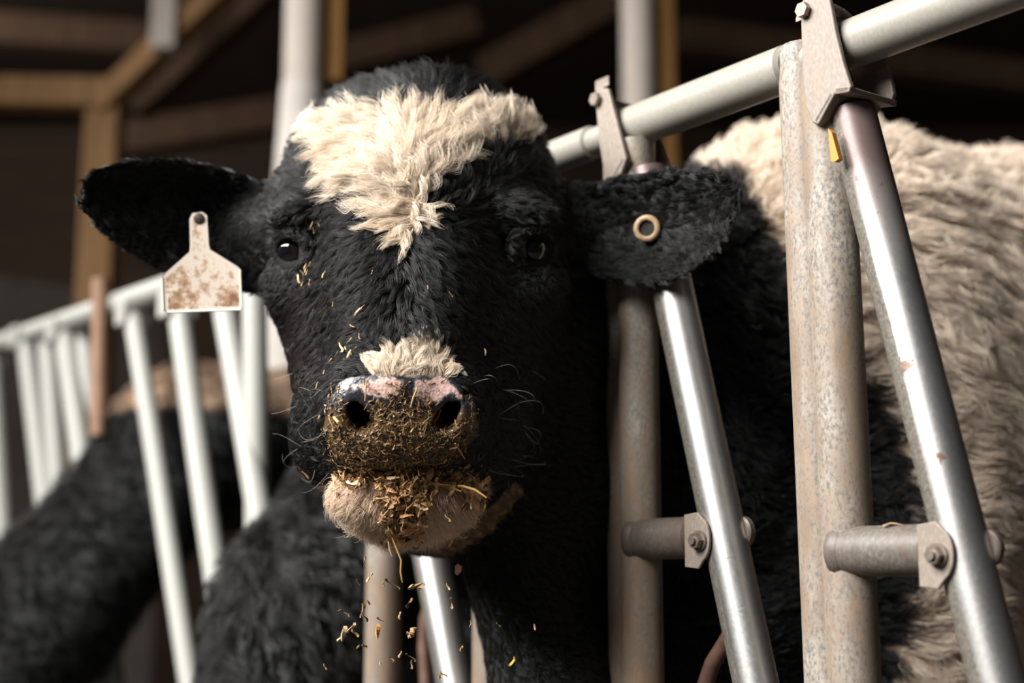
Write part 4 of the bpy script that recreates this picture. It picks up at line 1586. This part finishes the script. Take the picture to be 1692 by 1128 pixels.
straw([on(690, 788, .008), on(722, 798, .012), on(742, 800, .014), C(762, 812, on(745, 800)[2] - .016)], 0.0016, (0.36, 0.2, 0.07), 'straw', 'short thick stalk in the corner of the mouth, just under the longest one', 'straw')
straw([on(745, 800, .010), C(765, 803, on(750, 800)[2] - .018), C(785, 809, on(750, 800)[2] - .024), C(804, 822, on(750, 800)[2] - .028)], 0.0013, (0.5, 0.29, 0.10), 'straw', 'longest golden stalk sticking out of the mouth towards the fence', 'straw')
straw([on(592, 832, .004), on(604, 842, .005), on(622, 856, .005), on(634, 868, .006)], 0.0009, (0.2, 0.10, 0.04), 'straw', 'dark curved stem lying across the pink chin', 'straw')
straw([on(606, 628, .002), on(605, 645, .004), on(604, 662, .004)], 0.0009, (0.52, 0.28, 0.13), 'straw', 'upright orange stalk on the nose above the left-lit nostril', 'straw')
straw([on(690, 640, .002), on(684, 655, .004), on(679, 672, .004)], 0.0010, (0.5, 0.33, 0.15), 'straw', 'slanting pale stalk on the middle of the nose', 'straw')
straw([on(752, 732, .004), on(760, 744, .005), on(768, 757, .005)], 0.0010, (0.5, 0.32, 0.12), 'straw', 'slanting stalk on the lip beneath the shadowed nostril', 'straw')
straw([on(716, 700, .002), on(724, 688, .004), on(729, 676, .004)], 0.0008, (0.5, 0.34, 0.13), 'straw', 'thin stalk leaning against the inner edge of the shadowed nostril', 'straw')
straw([on(552, 688, .003), on(560, 697, .005), on(566, 704, .004)], 0.0017, (0.62, 0.44, 0.22), 'straw', 'broad pale husk beside the left-lit nostril', 'straw')
straw([C(648, 888, 1.36), C(655, 905, 1.358), C(663, 925, 1.357), C(662, 945, 1.357), C(665, 962, 1.357)], 0.0010, (0.46, 0.29, 0.11), 'straw', 'long kinked stalk dangling under the chin', 'straw')
straw([C(642, 894, 1.36), C(644, 908, 1.36), C(648, 919, 1.36)], 0.0009, (0.55, 0.45, 0.26), 'straw', 'short pale stalk dangling under the chin', 'straw')
straw([C(742, 902, 1.37), C(749, 890, 1.368), C(755, 879, 1.366)], 0.0012, (0.62, 0.38, 0.14), 'straw', 'straight golden stalk in mid air beside the jaw', 'straw')

FALL = [(375, 380, 5), (405, 490, 9), (338, 518, 6), (400, 640, 5), (545, 530, 8), (690, 545, 11), (650, 645, 8), (255, 705, 7), (360, 690, 12), (378, 740, 7), (248, 830, 13), (225, 858, 6), (295, 795, 9), (318, 828, 7), (455, 815, 13), (665, 822, 11),
        (640, 838, 7), (335, 910, 4), (375, 905, 5), (590, 955, 6), (655, 975, 6), (660, 1015, 7), (537, 985, 5), (830, 1080, 6), (855, 1082, 5), (940, 440, 10), (880, 545, 6), (900, 645, 8), (962, 920, 5), (1265, 1000, 8), (1015, 770, 5), (590, 720, 6),
        (1405, 790, 5), (137, 1030, 5), (490, 530, 4), (470, 745, 5), (1185, 775, 4), (470, 1010, 4), (880, 130, 7)]
for k, (zx, zy, sz) in enumerate(FALL):
    x, y = 500 + zx * 0.273, 820 + zy * 0.273
    d = 1.345 + rng.uniform(-0.05, 0.05)
    lump = (zx, zy) in ((940, 440), (690, 545), (665, 822))
    L = sz * (0.0011 if not lump else 0.0008)
    vs, fs = flake_geo(C(x, y, d), np.array((rng.normal(0, .35), -1, rng.normal(0, .4))), norm(np.array((rng.normal(0, .5), rng.normal(0, .3), -1))), L, L * (0.32 if not lump else 0.8), rng.normal(0, 0.5), rng, 0.0005 if not lump else 0.0022, 0.8, 5)
    col_ = pick_colour(rng, 0.95)
    lab, grp = 'small fleck of chaff in mid air, falling below the chin', 'falling flecks of chaff'
    if (zx, zy) == (940, 440):
        col_, lab = np.array((0.45, 0.24, 0.18)), 'pinkish crumb in mid air against the black throat'
    elif (zx, zy) == (455, 815):
        col_, lab = np.array((0.62, 0.33, 0.13)), 'orange sliver falling in front of the post under the chin'
    elif (zx, zy) == (1265, 1000):
        col_, lab = np.array((0.62, 0.40, 0.06)), 'yellow fleck falling beside the black throat, lowest at right'
    elif (zx, zy) == (880, 130):
        lab = 'pale crumb in mid air beside the corner of the chin'
    o = chaff_mesh('chaff_fleck', [(vs, fs, col_)], lab, 'chaff')
    o['group'] = grp

# what lies on the stub of the nearest bay
c_ = w2c(F(1478, 877, -0.012)); c_[1] += 0.004
vs, fs = flake_geo(c_, np.array((1, 0.35, 0)), np.array((0, 0.8, -0.6)), 0.018, 0.0055, 0.35, rng, 0.0005, 0.5, 6)
chaff_mesh('husk', [(vs, fs, np.array((0.55, 0.34, 0.2)))], 'curled tan husk lying on the rusty stub of the nearest post', 'husk')
